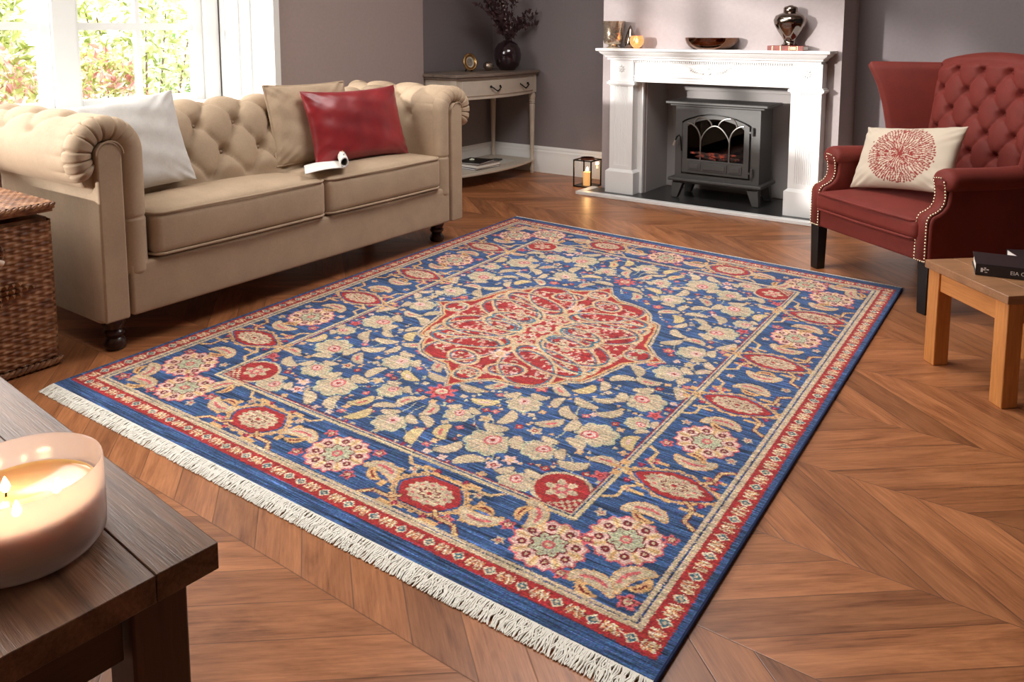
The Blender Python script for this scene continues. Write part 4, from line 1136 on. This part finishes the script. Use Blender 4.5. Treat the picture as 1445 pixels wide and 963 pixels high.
# ------------------------------------------------------------------ wicker hamper beside the sofa arm
hm = thing('wicker_hamper', 'brown wicker hamper with woven lid and rope handle, left of the sofa arm', 'hamper', (-2.92, .90, 0))
N = Nodes('wicker'); o3 = N.xyz(N.obj()); f1 = N.noise(N.obj(), 22, 4, .6); f2 = N.noise(N.comb(N.math('MULTIPLY', o3[0], .2), N.math('MULTIPLY', o3[1], .2), o3[2]), 110, 2)
N.set(Base_Color=N.ramp(N.math('ADD', N.math('MULTIPLY', f1, .5), N.math('MULTIPLY', f2, .5)), [(.33, lin((84, 50, 30))), (.5, lin((134, 88, 56))), (.68, lin((184, 138, 98)))]), Roughness=.55); m_wick = N.m
HX0, HX1, HY0, HY1, HZ = -3.16, -2.705, .60, 1.185, .52
def weave(a, z, w=.026, rh=.0105):
    row = math.floor(z/rh); fz_ = abs(math.sin(PI*z/rh)); c = math.sin(PI*a/w+PI*(row % 2))
    return .0045*fz_**.5*(.55+.45*c) + .003*(math.cos(2*PI*a/(w*1.0))*.5+.5)
def panel(p0, du, nu, nrm, nv, z0, z1):
    m = M()
    def P(i, j):
        a = du[2]*i/(nu-1); z = z0+(z1-z0)*j/(nv-1); e = min(1, min(a, du[2]-a)/.02)
        h = weave(a, z)-(1-e)**2*.008
        return (p0[0]+du[0]*a+nrm[0]*h, p0[1]+du[1]*a+nrm[1]*h, z)
    m.grid(P, nu, nv); return m
body = panel((HX1, HY0), (0, 1, HY1-HY0), 200, (1, 0), 230, .03, HZ-.03)
m2_ = panel((HX0, HY1), (1, 0, HX1-HX0), 110, (0, 1), 120, .03, HZ-.03); body.add(m2_.V, m2_.F)
m2_ = panel((HX0, HY0), (1, 0, HX1-HX0), 60, (0, -1), 60, .03, HZ-.03); body.add(m2_.V, m2_.F)
m2_ = panel((HX0, HY0), (0, 1, HY1-HY0), 60, (-1, 0), 60, .03, HZ-.03); body.add(m2_.V, m2_.F)
body.box(HX0+.01, HX1-.01, HY0+.01, HY1-.01, .02, HZ-.02)
build(body, 'body', m_wick, hm, fix=False, angle=80)
def braid(y0, y1, x, z, r=.012, axis='y', n=None):
    m = M(); L = y1-y0; n = n or int(L/.018)
    for k in range(n):
        a = y0+L*(k+.5)/n
        for s in (-1, 1):
            p = lambda t: (x+s*.004, a+t*L/n*.75, z+s*t*r*.8) if axis == 'y' else (a+t*L/n*.75, x+s*.004, z+s*t*r*.8)
            m.tube([p(-1), p(-.5), p(0), p(.5), p(1)], [.003, .0068, .0078, .0068, .003], 7)
    return m
b = braid(HY0, HY1, HX1+.003, .016); q = braid(HX0, HX1, HY1+.003, .016, axis='x'); b.add(q.V, q.F)
build(b, 'base_braid', m_wick, hm)
ld = M(); nu_, nv_ = 110, 150
def LP(i, j):
    x = HX0-.008+(HX1-HX0+.018)*i/(nu_-1); y = HY0-.005+(HY1-HY0+.012)*j/(nv_-1)
    return (x, y, .548+.5*weave(x-HX0, y-HY0, .02, .012))
ld.grid(LP, nu_, nv_); ld.box(HX0-.004, HX1+.006, HY0, HY1+.004, .518, .546)
lid = build(ld, 'lid', m_wick, hm, fix=False, angle=80)
b = braid(HY0, HY1+.006, HX1+.008, .538, .011); q = braid(HX0, HX1, HY1+.005, .538, .011, axis='x'); b.add(q.V, q.F)
build(b, 'lid_braid', m_wick, lid)
kn = M()
for i in range(-11, 12):
    for j in range(-5, 6):
        if abs(i)/11.0+abs(j)/5.2 <= 1.02:
            y = .895+.0195*i; z = .285+.0175*j
            if y < HY1-.02: kn.tube([(HX1+.008, y-.0095, z-.003), (HX1+.015, y, z), (HX1+.008, y+.0095, z+.003)], [.003, .0075, .003], 7)
build(kn, 'diamond_weave', m_wick, hm)
hr = M(); cyh, czh = .985, .415
for s in (0, PI):
    hr.tube([(HX1+.02+.003*math.cos(14*t+s), cyh+(.042+.003*math.sin(14*t+s))*math.cos(t), czh+(.042+.003*math.sin(14*t+s))*math.sin(t)) for t in [2*PI*i/80 for i in range(80)]], .0038, 6, closed=True)
build(hr, 'rope_handle', m_wick, hm)
build(M().lathe([(.004, -.012), (.009, -.010), (.010, 0), (.009, .010), (.004, .012)], 0, 0, 12), 'toggle', plain('bone toggle', (225, 205, 185), .5), hm, xf=Matrix.Translation((HX1+.022, 1.018, .388)) @ Matrix.Rotation(R(60), 4, 'X'))

# ------------------------------------------------------------------ oriental rug: pattern laid knot by knot on one quarter and mirrored
RW, RL, G = 2.028, 2.66, .0024
nxq, nyq = int(RW/2/G)+1, int(RL/2/G)+1
gx_, gy_ = np.meshgrid(np.arange(nxq)*G, np.arange(nyq)*G)
BLUE = np.array((52., 72, 108)); NAVY = np.array((42., 58, 98)); RED = np.array((160., 46, 48)); CREAM = np.array((194., 173, 145)); GOLD = np.array((206., 162, 112))
PINK = np.array((218., 178, 168)); TEAL = np.array((70., 112, 128)); CRIM = np.array((136., 28, 58)); DRED = np.array((118., 32, 40)); SAGE = np.array((178., 178, 150)); ROSE = np.array((196., 96, 100))
cq = np.zeros((nyq, nxq, 3)); cq[:] = BLUE
isb = np.ones((nyq, nxq), bool)
def win(cx, cy, r):
    x0 = max(0, int((cx-r)/G)); x1 = min(nxq, int((cx+r)/G)+2); y0 = max(0, int((cy-r)/G)); y1 = min(nyq, int((cy+r)/G)+2)
    return (slice(y0, max(y0, y1)), slice(x0, max(x0, x1)))
def paint(sl, mask, c):
    cq[sl][mask] = c; isb[sl][mask] = False
def pblue(sl, mask, c=BLUE):
    cq[sl][mask] = c; isb[sl][mask] = True
def loc(cx, cy, r, ang=0):
    sl = win(cx, cy, r); X = gx_[sl]-cx; Y = gy_[sl]-cy; c, s = math.cos(ang), math.sin(ang)
    return sl, X*c+Y*s, -X*s+Y*c
def flower(cx, cy, r, c1=CREAM, c2=ROSE, n=6, ang=0, c3=None):
    sl, p, q = loc(cx, cy, r*1.3, ang); d = np.hypot(p, q); t = np.arctan2(q, p)
    paint(sl, d < r*(.82+.2*np.cos(n*t)), c1)
    if c3 is not None: paint(sl, d < r*.62*(.85+.15*np.cos(n*t)), c3)
    paint(sl, d < r*.38, c2); paint(sl, d < r*.15, c1)
def rosette(cx, cy, r=.088):
    sl, p, q = loc(cx, cy, r*1.2); d = np.hypot(p, q); t = np.arctan2(q, p)
    paint(sl, d < r*(1+.05*np.cos(16*t)), ROSE); paint(sl, d < r*(.94+.05*np.cos(16*t)), PINK)
    paint(sl, (d < r*(.92+.05*np.cos(16*t))) & (np.cos(8*t) > .1), (222, 190, 160))
    paint(sl, (d < r*.93) & (np.abs(np.cos(4*t)) > .97) & (d > r*.55), GOLD)
    for k in range(8):
        a = k*PI/4+PI/8; m = np.hypot(p-.70*r*math.cos(a), q-.70*r*math.sin(a)); paint(sl, m < r*.13, DRED); paint(sl, m < r*.05, CREAM)
    paint(sl, d < r*(.50+.05*np.cos(8*t)), DRED); paint(sl, d < r*(.44+.06*np.cos(8*t)), SAGE)
    paint(sl, (np.abs(np.sin(4*t))*d < r*.035) & (d < r*.42), DRED); paint(sl, d < r*.17, ROSE); paint(sl, d < r*.09, CREAM)
def hexm(cx, cy, rx=.104, ry=.056, k=.78):
    sl, p, q = loc(cx, cy, rx*1.9); d = np.maximum(np.abs(q)/ry, np.abs(p)/rx+k*(np.abs(q)/ry)**1.4); t = np.arctan2(q/ry, p/rx); e = np.hypot(p/rx, q/ry)
    wob = .05*np.sign(np.sin(22*t))
    paint(sl, d < 1.36+wob, GOLD); pblue(sl, d < 1.22); paint(sl, (d < 1.20) & (d > 1.12), GOLD)
    paint(sl, d < 1.02, RED); paint(sl, e < .72+.05*np.cos(14*t), CREAM)
    paint(sl, (e < .58) & (e > .50) & (np.cos(10*t) > .2), ROSE); paint(sl, (e < .33+.06*np.cos(8*t)), DRED); paint(sl, (e < .26+.06*np.cos(8*t)), CREAM); paint(sl, e < .1, RED)
    for sg in (-1, 1):
        for (a, b_, w_, h_) in ((1.55, 0, .20, .10), (1.45, .55, .10, .22), (1.45, -.55, .10, .22), (.75, 1.45, .30, .12), (.75, -1.45, .30, .12)):
            paint(sl, (np.abs(p/rx-sg*a) < w_) & (np.abs(q/ry-b_) < h_), GOLD)
def stroke(pts, rad, c, outline=None, ow=.004):
    xs = [p[0] for p in pts]; ys = [p[1] for p in pts]; cx, cy = (min(xs)+max(xs))/2, (min(ys)+max(ys))/2
    r = max(max(xs)-min(xs), max(ys)-min(ys))/2+max(rad)+.012
    sl, X, Y = loc(cx, cy, r); X = X+cx; Y = Y+cy; best = np.full(X.shape, 9.)
    for (x, y), rr in zip(pts, rad): best = np.minimum(best, np.hypot(X-x, Y-y)-rr)
    if outline is not None: paint(sl, best < ow, outline)
    paint(sl, best < 0, c)
def leaf(cx, cy, ang, L=.11, w=.017, curv=2.2, c=CREAM, o_=None, mid=ROSE, n=16):
    pts, rad = [], []; x = y = 0; a = ang-curv/2; P_ = [(0., 0.)]
    for i in range(n): x += L/n*math.cos(a); y += L/n*math.sin(a); a += curv/n; P_.append((x, y))
    mx = sum(p[0] for p in P_)/len(P_); my = sum(p[1] for p in P_)/len(P_)
    for i, (px, py) in enumerate(P_):
        t = i/n; pts.append((cx+px-mx, cy+py-my)); rad.append(w*(math.sin(PI*min(1, t*.9+.08))**.8)*(1+.42*(i % 2)))
    stroke(pts, rad, c, o_ if o_ is not None else ((112, 100, 92) if w > .006 else None), .004 if o_ is not None else .0016); 
    if mid is not None: stroke(pts[4:-4], [r*.30 for r in rad[4:-4]], mid)
def palmette(cx, cy, ang, r=.07, c=CREAM, core=ROSE):
    sl, p, q = loc(cx, cy, r*1.4, ang); d = np.hypot(p, q); t = np.arctan2(q, p)
    shape = r*(.62+.30*np.cos(t)+.16*np.abs(np.cos(4.5*t)))
    paint(sl, d < shape*1.12, SAGE); paint(sl, d < shape, c)
    paint(sl, (np.abs(np.sin(4.5*t)) < .16) & (d < shape*.95) & (d > r*.35), (150, 150, 140))
    e = np.hypot((p-.05*r)/1.2, q); paint(sl, e < r*.30, core); paint(sl, e < r*.22, PINK); paint(sl, e < r*.09, RED)
    # leafy wings below
    for s in (-1, 1): leaf(cx-r*.55*math.cos(ang)-s*r*.7*math.sin(ang), cy-r*.55*math.sin(ang)+s*r*.7*math.cos(ang), ang+s*1.2, r*.95, r*.2, s*1.6, c, None, None, 8)
rr_ = random.Random(21)
# --- field scatter
FX, FY = .640, .970
med = [(0, .465), (5, .415), (14, .378), (25, .388), (35, .412), (42, .430), (48, .415), (54, .438), (62, .456), (70, .450), (78, .442), (85, .478), (90, .55)]
MY = -.03*0
def medr(t):
    t = np.abs((np.degrees(t)+180) % 180); t = np.where(t > 90, 180-t, t)
    return 1.045*np.interp(t, [a for a, _ in med], [b_ for _, b_ in med])
def in_med(x, y, pad=0): return math.hypot(x, y) < float(medr(np.array(math.atan2(y, x))))+pad
# vines
def vine(pts, c=SAGE, r=.0022):
    P_ = []
    for a, b_ in zip(pts, pts[1:]):
        n = max(2, int(math.hypot(b_[0]-a[0], b_[1]-a[1])/.004))
        P_ += [(a[0]+(b_[0]-a[0])*i/n, a[1]+(b_[1]-a[1])*i/n) for i in range(n)]
    for i in range(0, len(P_), 12): stroke(P_[i:i+13], [r]*len(P_[i:i+13]), c)
def arc(cx, cy, r, a0, a1, n=14): return [(cx+r*math.cos(R(a0+(a1-a0)*i/n)), cy+r*math.sin(R(a0+(a1-a0)*i/n))) for i in range(n+1)]
for a in (arc(.30, .66, .14, -20, 250), arc(.52, .48, .12, 60, 330), arc(.14, .80, .13, -60, 200), arc(.45, .84, .11, 150, 420), arc(.56, .14, .11, 40, 300), arc(.10, .93, .10, 0, 180)): vine(a)
big = [(.53, .33, .4, .072), (.30, .80, 1.9, .078), (.245, .555, 1.1, .062), (.50, .62, -.6, .074), (.545, .10, 2.9, .062), (.13, .73, 1.4, .05), (.455, .925, 1.2, .055), (.44, .76, 2.2, .058), (.60, .48, 3.4, .045), (.0, .88, PI/2, .06)]
occ = []
for (x, y, a, r) in big:
    palmette(x, y, a, r, core=rr_.choice([ROSE, ROSE, PINK])); occ.append((x, y, r*1.15))
flower(0, .655, .052, ROSE, CREAM, 8, c3=RED); occ.append((0, .655, .055))
def fits(x, y, r):
    if not (r*.6 < FX-x and r*.6 < FY-y and x > -.01 and y > -.01) or in_med(x, y, r+.012): return False
    if math.hypot(x-.575, y-.90) < r+.085: return False
    return all(math.hypot(x-a, y-b_) > r+c_ for a, b_, c_ in occ)
for kind, n, r in (('leaf', 900, .040), ('leaf', 900, .032), ('flow', 900, .024), ('small', 1600, .014), ('dot', 1500, .008)):
    for _ in range(n):
        x, y = rr_.uniform(0, FX), rr_.uniform(0, FY)
        if not fits(x, y, r*.86): continue
        occ.append((x, y, r)); a = rr_.uniform(0, 6.28)
        if kind == 'leaf': leaf(x, y, a, r*2.3, r*.36, rr_.choice([-2, 2, 1.4, -1.4]), rr_.choice([CREAM, CREAM, CREAM*.95, (200, 176, 130)]), None, rr_.choice([None, PINK, None, ROSE]), 12)
        elif kind == 'flow': flower(x, y, r, rr_.choice([CREAM, PINK, CREAM, ROSE]), rr_.choice([ROSE, RED, GOLD]), 5, a)
        elif kind == 'small': flower(x, y, r, rr_.choice([ROSE, CREAM, RED, PINK, GOLD]), CREAM, 4, a)
        else: flower(x, y, r, rr_.choice([CRIM, SAGE, CREAM, GOLD]), CREAM, 3, a)
# --- medallion
sl = win(0, 0, .62); X, Y = gx_[sl], gy_[sl]; D = np.hypot(X, Y); T = np.arctan2(Y, X); MR = medr(T)
paint(sl, D < MR+.016, CREAM); pblue(sl, D < MR+.006, NAVY); paint(sl, D < MR+.002, GOLD); paint(sl, D < MR-.008, RED)
inm = D < MR-.012
# small scrolls over the red ground
rs = np.random.RandomState(5)
for _ in range(520):
    x, y = rs.rand()*.46, rs.rand()*.52
    if in_med(x, y, -.035):
        a = rs.rand()*6.28; c_ = [CREAM, PINK, (196, 140, 130), DRED, CREAM][rs.randint(5)]
        leaf(x, y, a, .022+.02*rs.rand(), .0032+.002*rs.rand(), [-3, 3][rs.randint(2)], c_, None, None, 6)
def ring(cx, cy, ax_, ay_, ang, w=.0075, fill=False):
    sl, p, q = loc(cx, cy, max(ax_, ay_)*1.15, R(ang)); m_in = np.zeros(p.shape, bool)
    e = np.hypot(p/ax_, q/ay_); g = (e-1)*min(ax_, ay_); keep = np.hypot(p*0+gx_[sl], gy_[sl]) < medr(np.arctan2(gy_[sl], gx_[sl]))-.002
    pblue(sl, (np.abs(g+.009) < .0025) & keep, TEAL*.9); paint(sl, (np.abs(g) < w*.62) & keep, GOLD); paint(sl, (np.abs(g) < w*.36) & keep, CREAM)
ring(.20, .135, .165, .085, 40); ring(.135, .315, .15, .098, 52); ring(.165, .225, .165, .075, 18); ring(.195, .10, .155, .10, 15)
ring(.145, .035, .10, .055, -12); ring(.088, .370, .068, .050, -30); ring(.395, .0, .05, .05, 0); ring(.0, .47, .045, .05, 0)
flower(0, .276, .036, PINK, GOLD, 5, PI/2, c3=(232, 190, 160)); flower(0, 0, .045, CREAM, ROSE, 6, c3=PINK); flower(.0, .12, .022, CREAM, ROSE, 6)
flower(.30, .31, .018, CREAM, RED, 5); flower(.385, .035, .02, SAGE, ROSE, 5); flower(.02, .46, .022, CREAM, RED, 5); flower(.17, .10, .028, CREAM, ROSE, 6)
# corner spandrels of the field
sl, p, q = loc(.575, .90, .14); d = np.hypot(p, q/1.0); lim = (gx_[sl] < FX) & (gy_[sl] < FY)
paint(sl, (d < .080) & lim, CREAM); paint(sl, (d < .070) & lim, RED); tt_ = np.arctan2(q, p); paint(sl, (d < .046*(.8+.2*np.cos(6*tt_))) & lim, CREAM); paint(sl, (d < .026*(.8+.2*np.cos(6*tt_+3))) & lim, ROSE); paint(sl, (d < .010) & lim, CREAM)
paint(sl, (p+q > .055) & lim, RED); paint(sl, (p+q > .068) & lim & (((p*90).astype(int)+(q*90).astype(int)) % 2 == 0), CREAM)
# --- frame lines: inner crimson + cream
ax_, ay_ = gx_, gy_
def band(x0, x1, y0, y1, c, blue=False):
    m = (np.maximum((ax_-x0), (ay_-y0)) >= 0) & (ax_ < x1) & (ay_ < y1)
    cq[m] = c; isb[m] = blue
band(FX, RW, FY, RL, CRIM); band(.6455, RW, .976, RL, CREAM); band(.650, RW, .981, RL, BLUE, True); band(.653, RW, .984, RL, (196, 176, 140)); band(.666, RW, .997, RL, BLUE, True)
# --- main border motifs
BX, BY = .789, 1.108
rosette(0, BY); hexm(.318, BY, .088, .062, .5); rosette(.66, BY); rosette(.795, .99); hexm(BX+.01, .720); rosette(BX, .457); hexm(BX-.004, .190)
flower(.886, 1.172, .026, ROSE, CREAM, 5, .8, DRED)
def sprig(x, y, a, s=1, flip=1):
    leaf(x, y, a, .125*s, .015*s, 2.1*flip, CREAM, GOLD, ROSE); leaf(x+.030*math.cos(a+1.57)*flip, y+.030*math.sin(a+1.57)*flip, a+.3, .07*s, .009*s, -2*flip, GOLD, None, DRED)
for (x, y, a, f) in ((.155, 1.095, .25, 1), (.475, 1.115, -.25, -1), (.575, 1.03, 1.2, 1), (BX, .862, 0, 1), (BX+.01, .585, 3.1, 1), (BX, .330, 0, 1), (BX, .055, 3.1, -1), (.86, 1.105, 1.9, -1), (.80, 1.160, .1, 1)): sprig(x, y, a, 1, f)
for (x, y) in ((.095, 1.165), (.215, 1.045), (.42, 1.045), (.415, 1.17), (.56, 1.16), (.72, 1.04), (.70, .93), (.88, .93), (.705, .64), (.875, .80), (.875, .64), (.705, .80), (.70, .53), (.88, .52), (.70, .385), (.88, .385), (.70, .27), (.88, .27), (.705, .115), (.88, .115), (.70, 0), (.88, 0), (.09, 1.04), (.545, 1.10), (.73, 1.175)):
    if rr_.random() < .6: flower(x, y, .021, ROSE, CREAM, 5, rr_.random()*3, DRED)
    else: flower(x, y, .016, CREAM, ROSE, 5, rr_.random()*3)
# angular gold brackets along the border rims
def poly_line(pts, c=GOLD, r=.0042, o_=None):
    P_ = []
    for a, b_ in zip(pts, pts[1:]):
        n = max(2, int(math.hypot(b_[0]-a[0], b_[1]-a[1])/.004)); P_ += [(a[0]+(b_[0]-a[0])*i/n, a[1]+(b_[1]-a[1])*i/n) for i in range(n+1)]
    for i in range(0, len(P_), 12): stroke(P_[i:i+13], [r]*len(P_[i:i+13]), c, o_, .003)
for cy_ in (.720, .190):
    for s in (-1, 1):
        for (e, sg) in ((.905, -1), (.672, 1)):
            poly_line([(e, cy_+s*.145), (e+sg*.028, cy_+s*.125), (e+sg*.028, cy_+s*.07), (e+sg*.055, cy_+s*.05)], (204, 170, 124), .005, DRED if sg < 0 else None)
            flower(e+sg*.018, cy_+s*.045, .012, CRIM, ROSE, 3, 1.5)
for s in (-1, 1):
    for (e, sg) in ((1.203, -1), (1.003, 1)):
        poly_line([(.318+s*.15, e), (.318+s*.125, e+sg*.026), (.318+s*.075, e+sg*.026), (.318+s*.055, e+sg*.045)], (204, 170, 124), .005, DRED if sg < 0 else None)
        flower(.318+s*.045, e+sg*.014, .011, CRIM, ROSE, 3, 0)
# --- outer lines, red guard, plain ends
band(.912, RW, 1.205, RL, CREAM); band(.926, RW, 1.216, RL, NAVY, True); band(.930, RW, 1.219, RL, CREAM); band(.945, RW, 1.233, RL, RED)
def guard(s, c):
    """s along, c across (-1..1) arrays -> colour index"""
    k = np.floor(s/.083); f = s/.083-k-.5; out = np.zeros(s.shape, int)
    e = np.abs(f)/.17+np.abs(c)/.62; out[e < 1.25] = 1; out[e < .85] = 2; out[e < .42] = 3
    g = np.abs(np.abs(f)-.5); zz = np.abs(c*.30-((g*7 % 1)-.5)*.45)
    out[(g < .24) & (zz < .10) & (np.abs(c) < .78)] = 1
    out[(g < .24) & (np.abs(zz-.2) < .05) & (np.abs(c) < .6)] = 4
    return out
gc = {1: np.array((222., 200, 170)), 2: TEAL*.9, 3: CREAM, 4: GOLD}
m1_ = (ax_ >= .949) & (ax_ < .995) & (ay_ < 1.235); m2_ = (ay_ >= 1.237) & (ay_ < 1.278) & (ax_ < .990)
for mk, s_, c_ in ((m1_, ay_, (ax_-.972)/.024), (m2_, ax_, (ay_-1.2575)/.021)):
    g = guard(s_+.02, c_)
    for k, cc in gc.items(): cq[mk & (g == k)] = cc
band(.996, RW, 1.282, RL, BLUE, True)
# --- mirror to the full rug, knot noise, streaky abrash in the blue
full = np.concatenate([cq[::-1], cq[1:]], 0); full = np.concatenate([full[:, ::-1], full[:, 1:]], 1)
fb = np.concatenate([isb[::-1], isb[1:]], 0); fb = np.concatenate([fb[:, ::-1], fb[:, 1:]], 1)
mm_ = np.hypot(gx_, gy_) < medr(np.arctan2(gy_, gx_))+.017
mm_ = np.concatenate([mm_[::-1], mm_[1:]], 0); mm_ = np.concatenate([mm_[:, ::-1], mm_[:, 1:]], 1)
iy, ix = np.nonzero(mm_); sy, sx_ = iy-int(.034/G), ix-int(.015/G)        # the medallion sits a little off centre
cpc, cpb = full[iy, ix].copy(), fb[iy, ix].copy()
full[mm_] = BLUE; fb[mm_] = True; full[sy, sx_] = cpc; fb[sy, sx_] = cpb
ny_, nx2 = fb.shape; rs = np.random.RandomState(9)
ii = np.clip(np.arange(ny_)[:, None]+rs.randint(-1, 2, (ny_, nx2))*(rs.rand(ny_, nx2) < .38), 0, ny_-1); jj = np.clip(np.arange(nx2)[None, :]+rs.randint(-1, 2, (ny_, nx2))*(rs.rand(ny_, nx2) < .38), 0, nx2-1)
full = full[ii, jj]; fb = fb[ii, jj]
st_ = rs.randn(ny_, nx2//30+2); st_ = np.repeat(st_, 30, 1)
st_ = np.stack([np.roll(r_, rs.randint(0, 24)) for r_ in st_])[:, :nx2]
ker = np.ones(13)/13; st_ = np.apply_along_axis(lambda v: np.convolve(v, ker, 'same'), 1, st_)
row = rs.randn(ny_)*.5; row = np.convolve(row, np.ones(3)/3, 'same')[:, None]
full = full*(1+.13*rs.randn(ny_, nx2, 1))+7*rs.randn(ny_, nx2, 3)
full = np.where(fb[..., None], full*(1+.30*st_[..., None]+.20*row[..., None])+np.array((2., 6, 10)), full*(1+.09*st_[..., None]))
full = np.clip(full, 0, 255)/255; flin = np.where(full <= .04045, full/12.92, ((full+.055)/1.055)**2.4)
Hh = np.array([[1.98569, -.0335, -2.53976], [.11601, 2.52601, 1.08775], [.06218, -.03863, 1.]])
def rugxy(s, t):
    w = Hh[2, 0]*s+Hh[2, 1]*t+1; return (Hh[0, 0]*s+Hh[0, 1]*t+Hh[0, 2])/w, (Hh[1, 0]*s+Hh[1, 1]*t+Hh[1, 2])/w
rug = thing('oriental_rug', 'blue oriental rug with red medallion and white fringes, in the middle of the floor', 'rug', (-1.58, 2.4, 0))
Sg, Tg = np.meshgrid(np.linspace(0, 1, nx2), np.linspace(0, 1, ny_)); wx_, wy_ = rugxy(Sg, Tg)
hz_ = .0105+rs.rand(ny_, nx2)*.0011+np.where(fb, 0, .0007)
co = np.stack([wx_+1.58, wy_-2.4, hz_], -1).reshape(-1, 3).astype(np.float32)
idx = np.arange(ny_*nx2).reshape(ny_, nx2)
qd = np.stack([idx[:-1, :-1], idx[:-1, 1:], idx[1:, 1:], idx[1:, :-1]], -1).reshape(-1, 4).astype(np.int32)
me = bpy.data.meshes.new('pile'); me.vertices.add(len(co)); me.vertices.foreach_set('co', co.ravel())
me.loops.add(qd.size); me.loops.foreach_set('vertex_index', qd.ravel()); me.polygons.add(len(qd)); me.polygons.foreach_set('loop_start', np.arange(0, qd.size, 4, dtype=np.int32))
me.polygons.foreach_set('loop_total', np.full(len(qd), 4, np.int32)); me.polygons.foreach_set('use_smooth', np.ones(len(qd), bool)); me.update()
ca = me.color_attributes.new('Col', 'FLOAT_COLOR', 'POINT')
ca.data.foreach_set('color', np.concatenate([flin.reshape(-1, 3), np.ones((ny_*nx2, 1))], 1).astype(np.float32).ravel())
N = Nodes('wool pile'); at = N.n('Attribute'); at.attribute_name = 'Col'
N.set(Base_Color=at.outputs['Color'], Roughness=.95, Sheen_Weight=.15, Specular_IOR_Level=.15)
me.materials.append(N.m); o = bpy.data.objects.new('pile', me); COL.objects.link(o); o.parent = rug
m_bind = plain('navy overcast edge', (36, 50, 92), .9, bump=.6, bscale=260, bdist=.003)
OFF = Vector((-1.58, 2.4, 0))
def edge_pts(fixed, val, n=60):
    out = []
    for i in range(n+1):
        s, t = (val, i/n) if fixed == 's' else (i/n, val); x, y = rugxy(s, t); out.append((x, y, .0058))
    return out
for v in (0, 1): build(M().tube(edge_pts('s', v), .0052, 8), 'side_binding', m_bind, rug)
m_knot = plain('fringe knot cotton', (205, 200, 188), .9)
for v in (0, 1): build(M().tube(edge_pts('t', v), .0055, 8), 'end_selvedge', m_knot, rug)
m_fr = plain('cotton fringe', (238, 234, 224), .9)
for v, L in ((0, .047), (1, .034)):
    fg = M(); rnd = random.Random(4+v); n = 900
    for k in range(n):
        s = (k+.5)/n; x, y = rugxy(s, v); x2, y2 = rugxy(s, v+(.02 if v else -.02)); d = Vector((x2-x, y2-y, 0)).normalized(); sdw = Vector((-d.y, d.x, 0))
        p = Vector((x, y, 0)); ln = L*rnd.uniform(.93, 1.03); sw = rnd.uniform(-.004, .004)+.003*math.sin(k*.11); cur = rnd.uniform(-.006, .006)
        pts = [p+Vector((0, 0, .010)), p+d*ln*.3+sdw*cur+Vector((0, 0, .0075+rnd.random()*.002)), p+d*ln*.65+sdw*(sw*.5-cur)+Vector((0, 0, .0045+rnd.random()*.002)), p+d*ln+sdw*sw+Vector((0, 0, .0022))]
        fg.tube(pts, [.0017, .0019, .0018, .0012], 4)
    tag(build(fg, 'fringe', m_fr, rug, fix=False), kind='stuff')
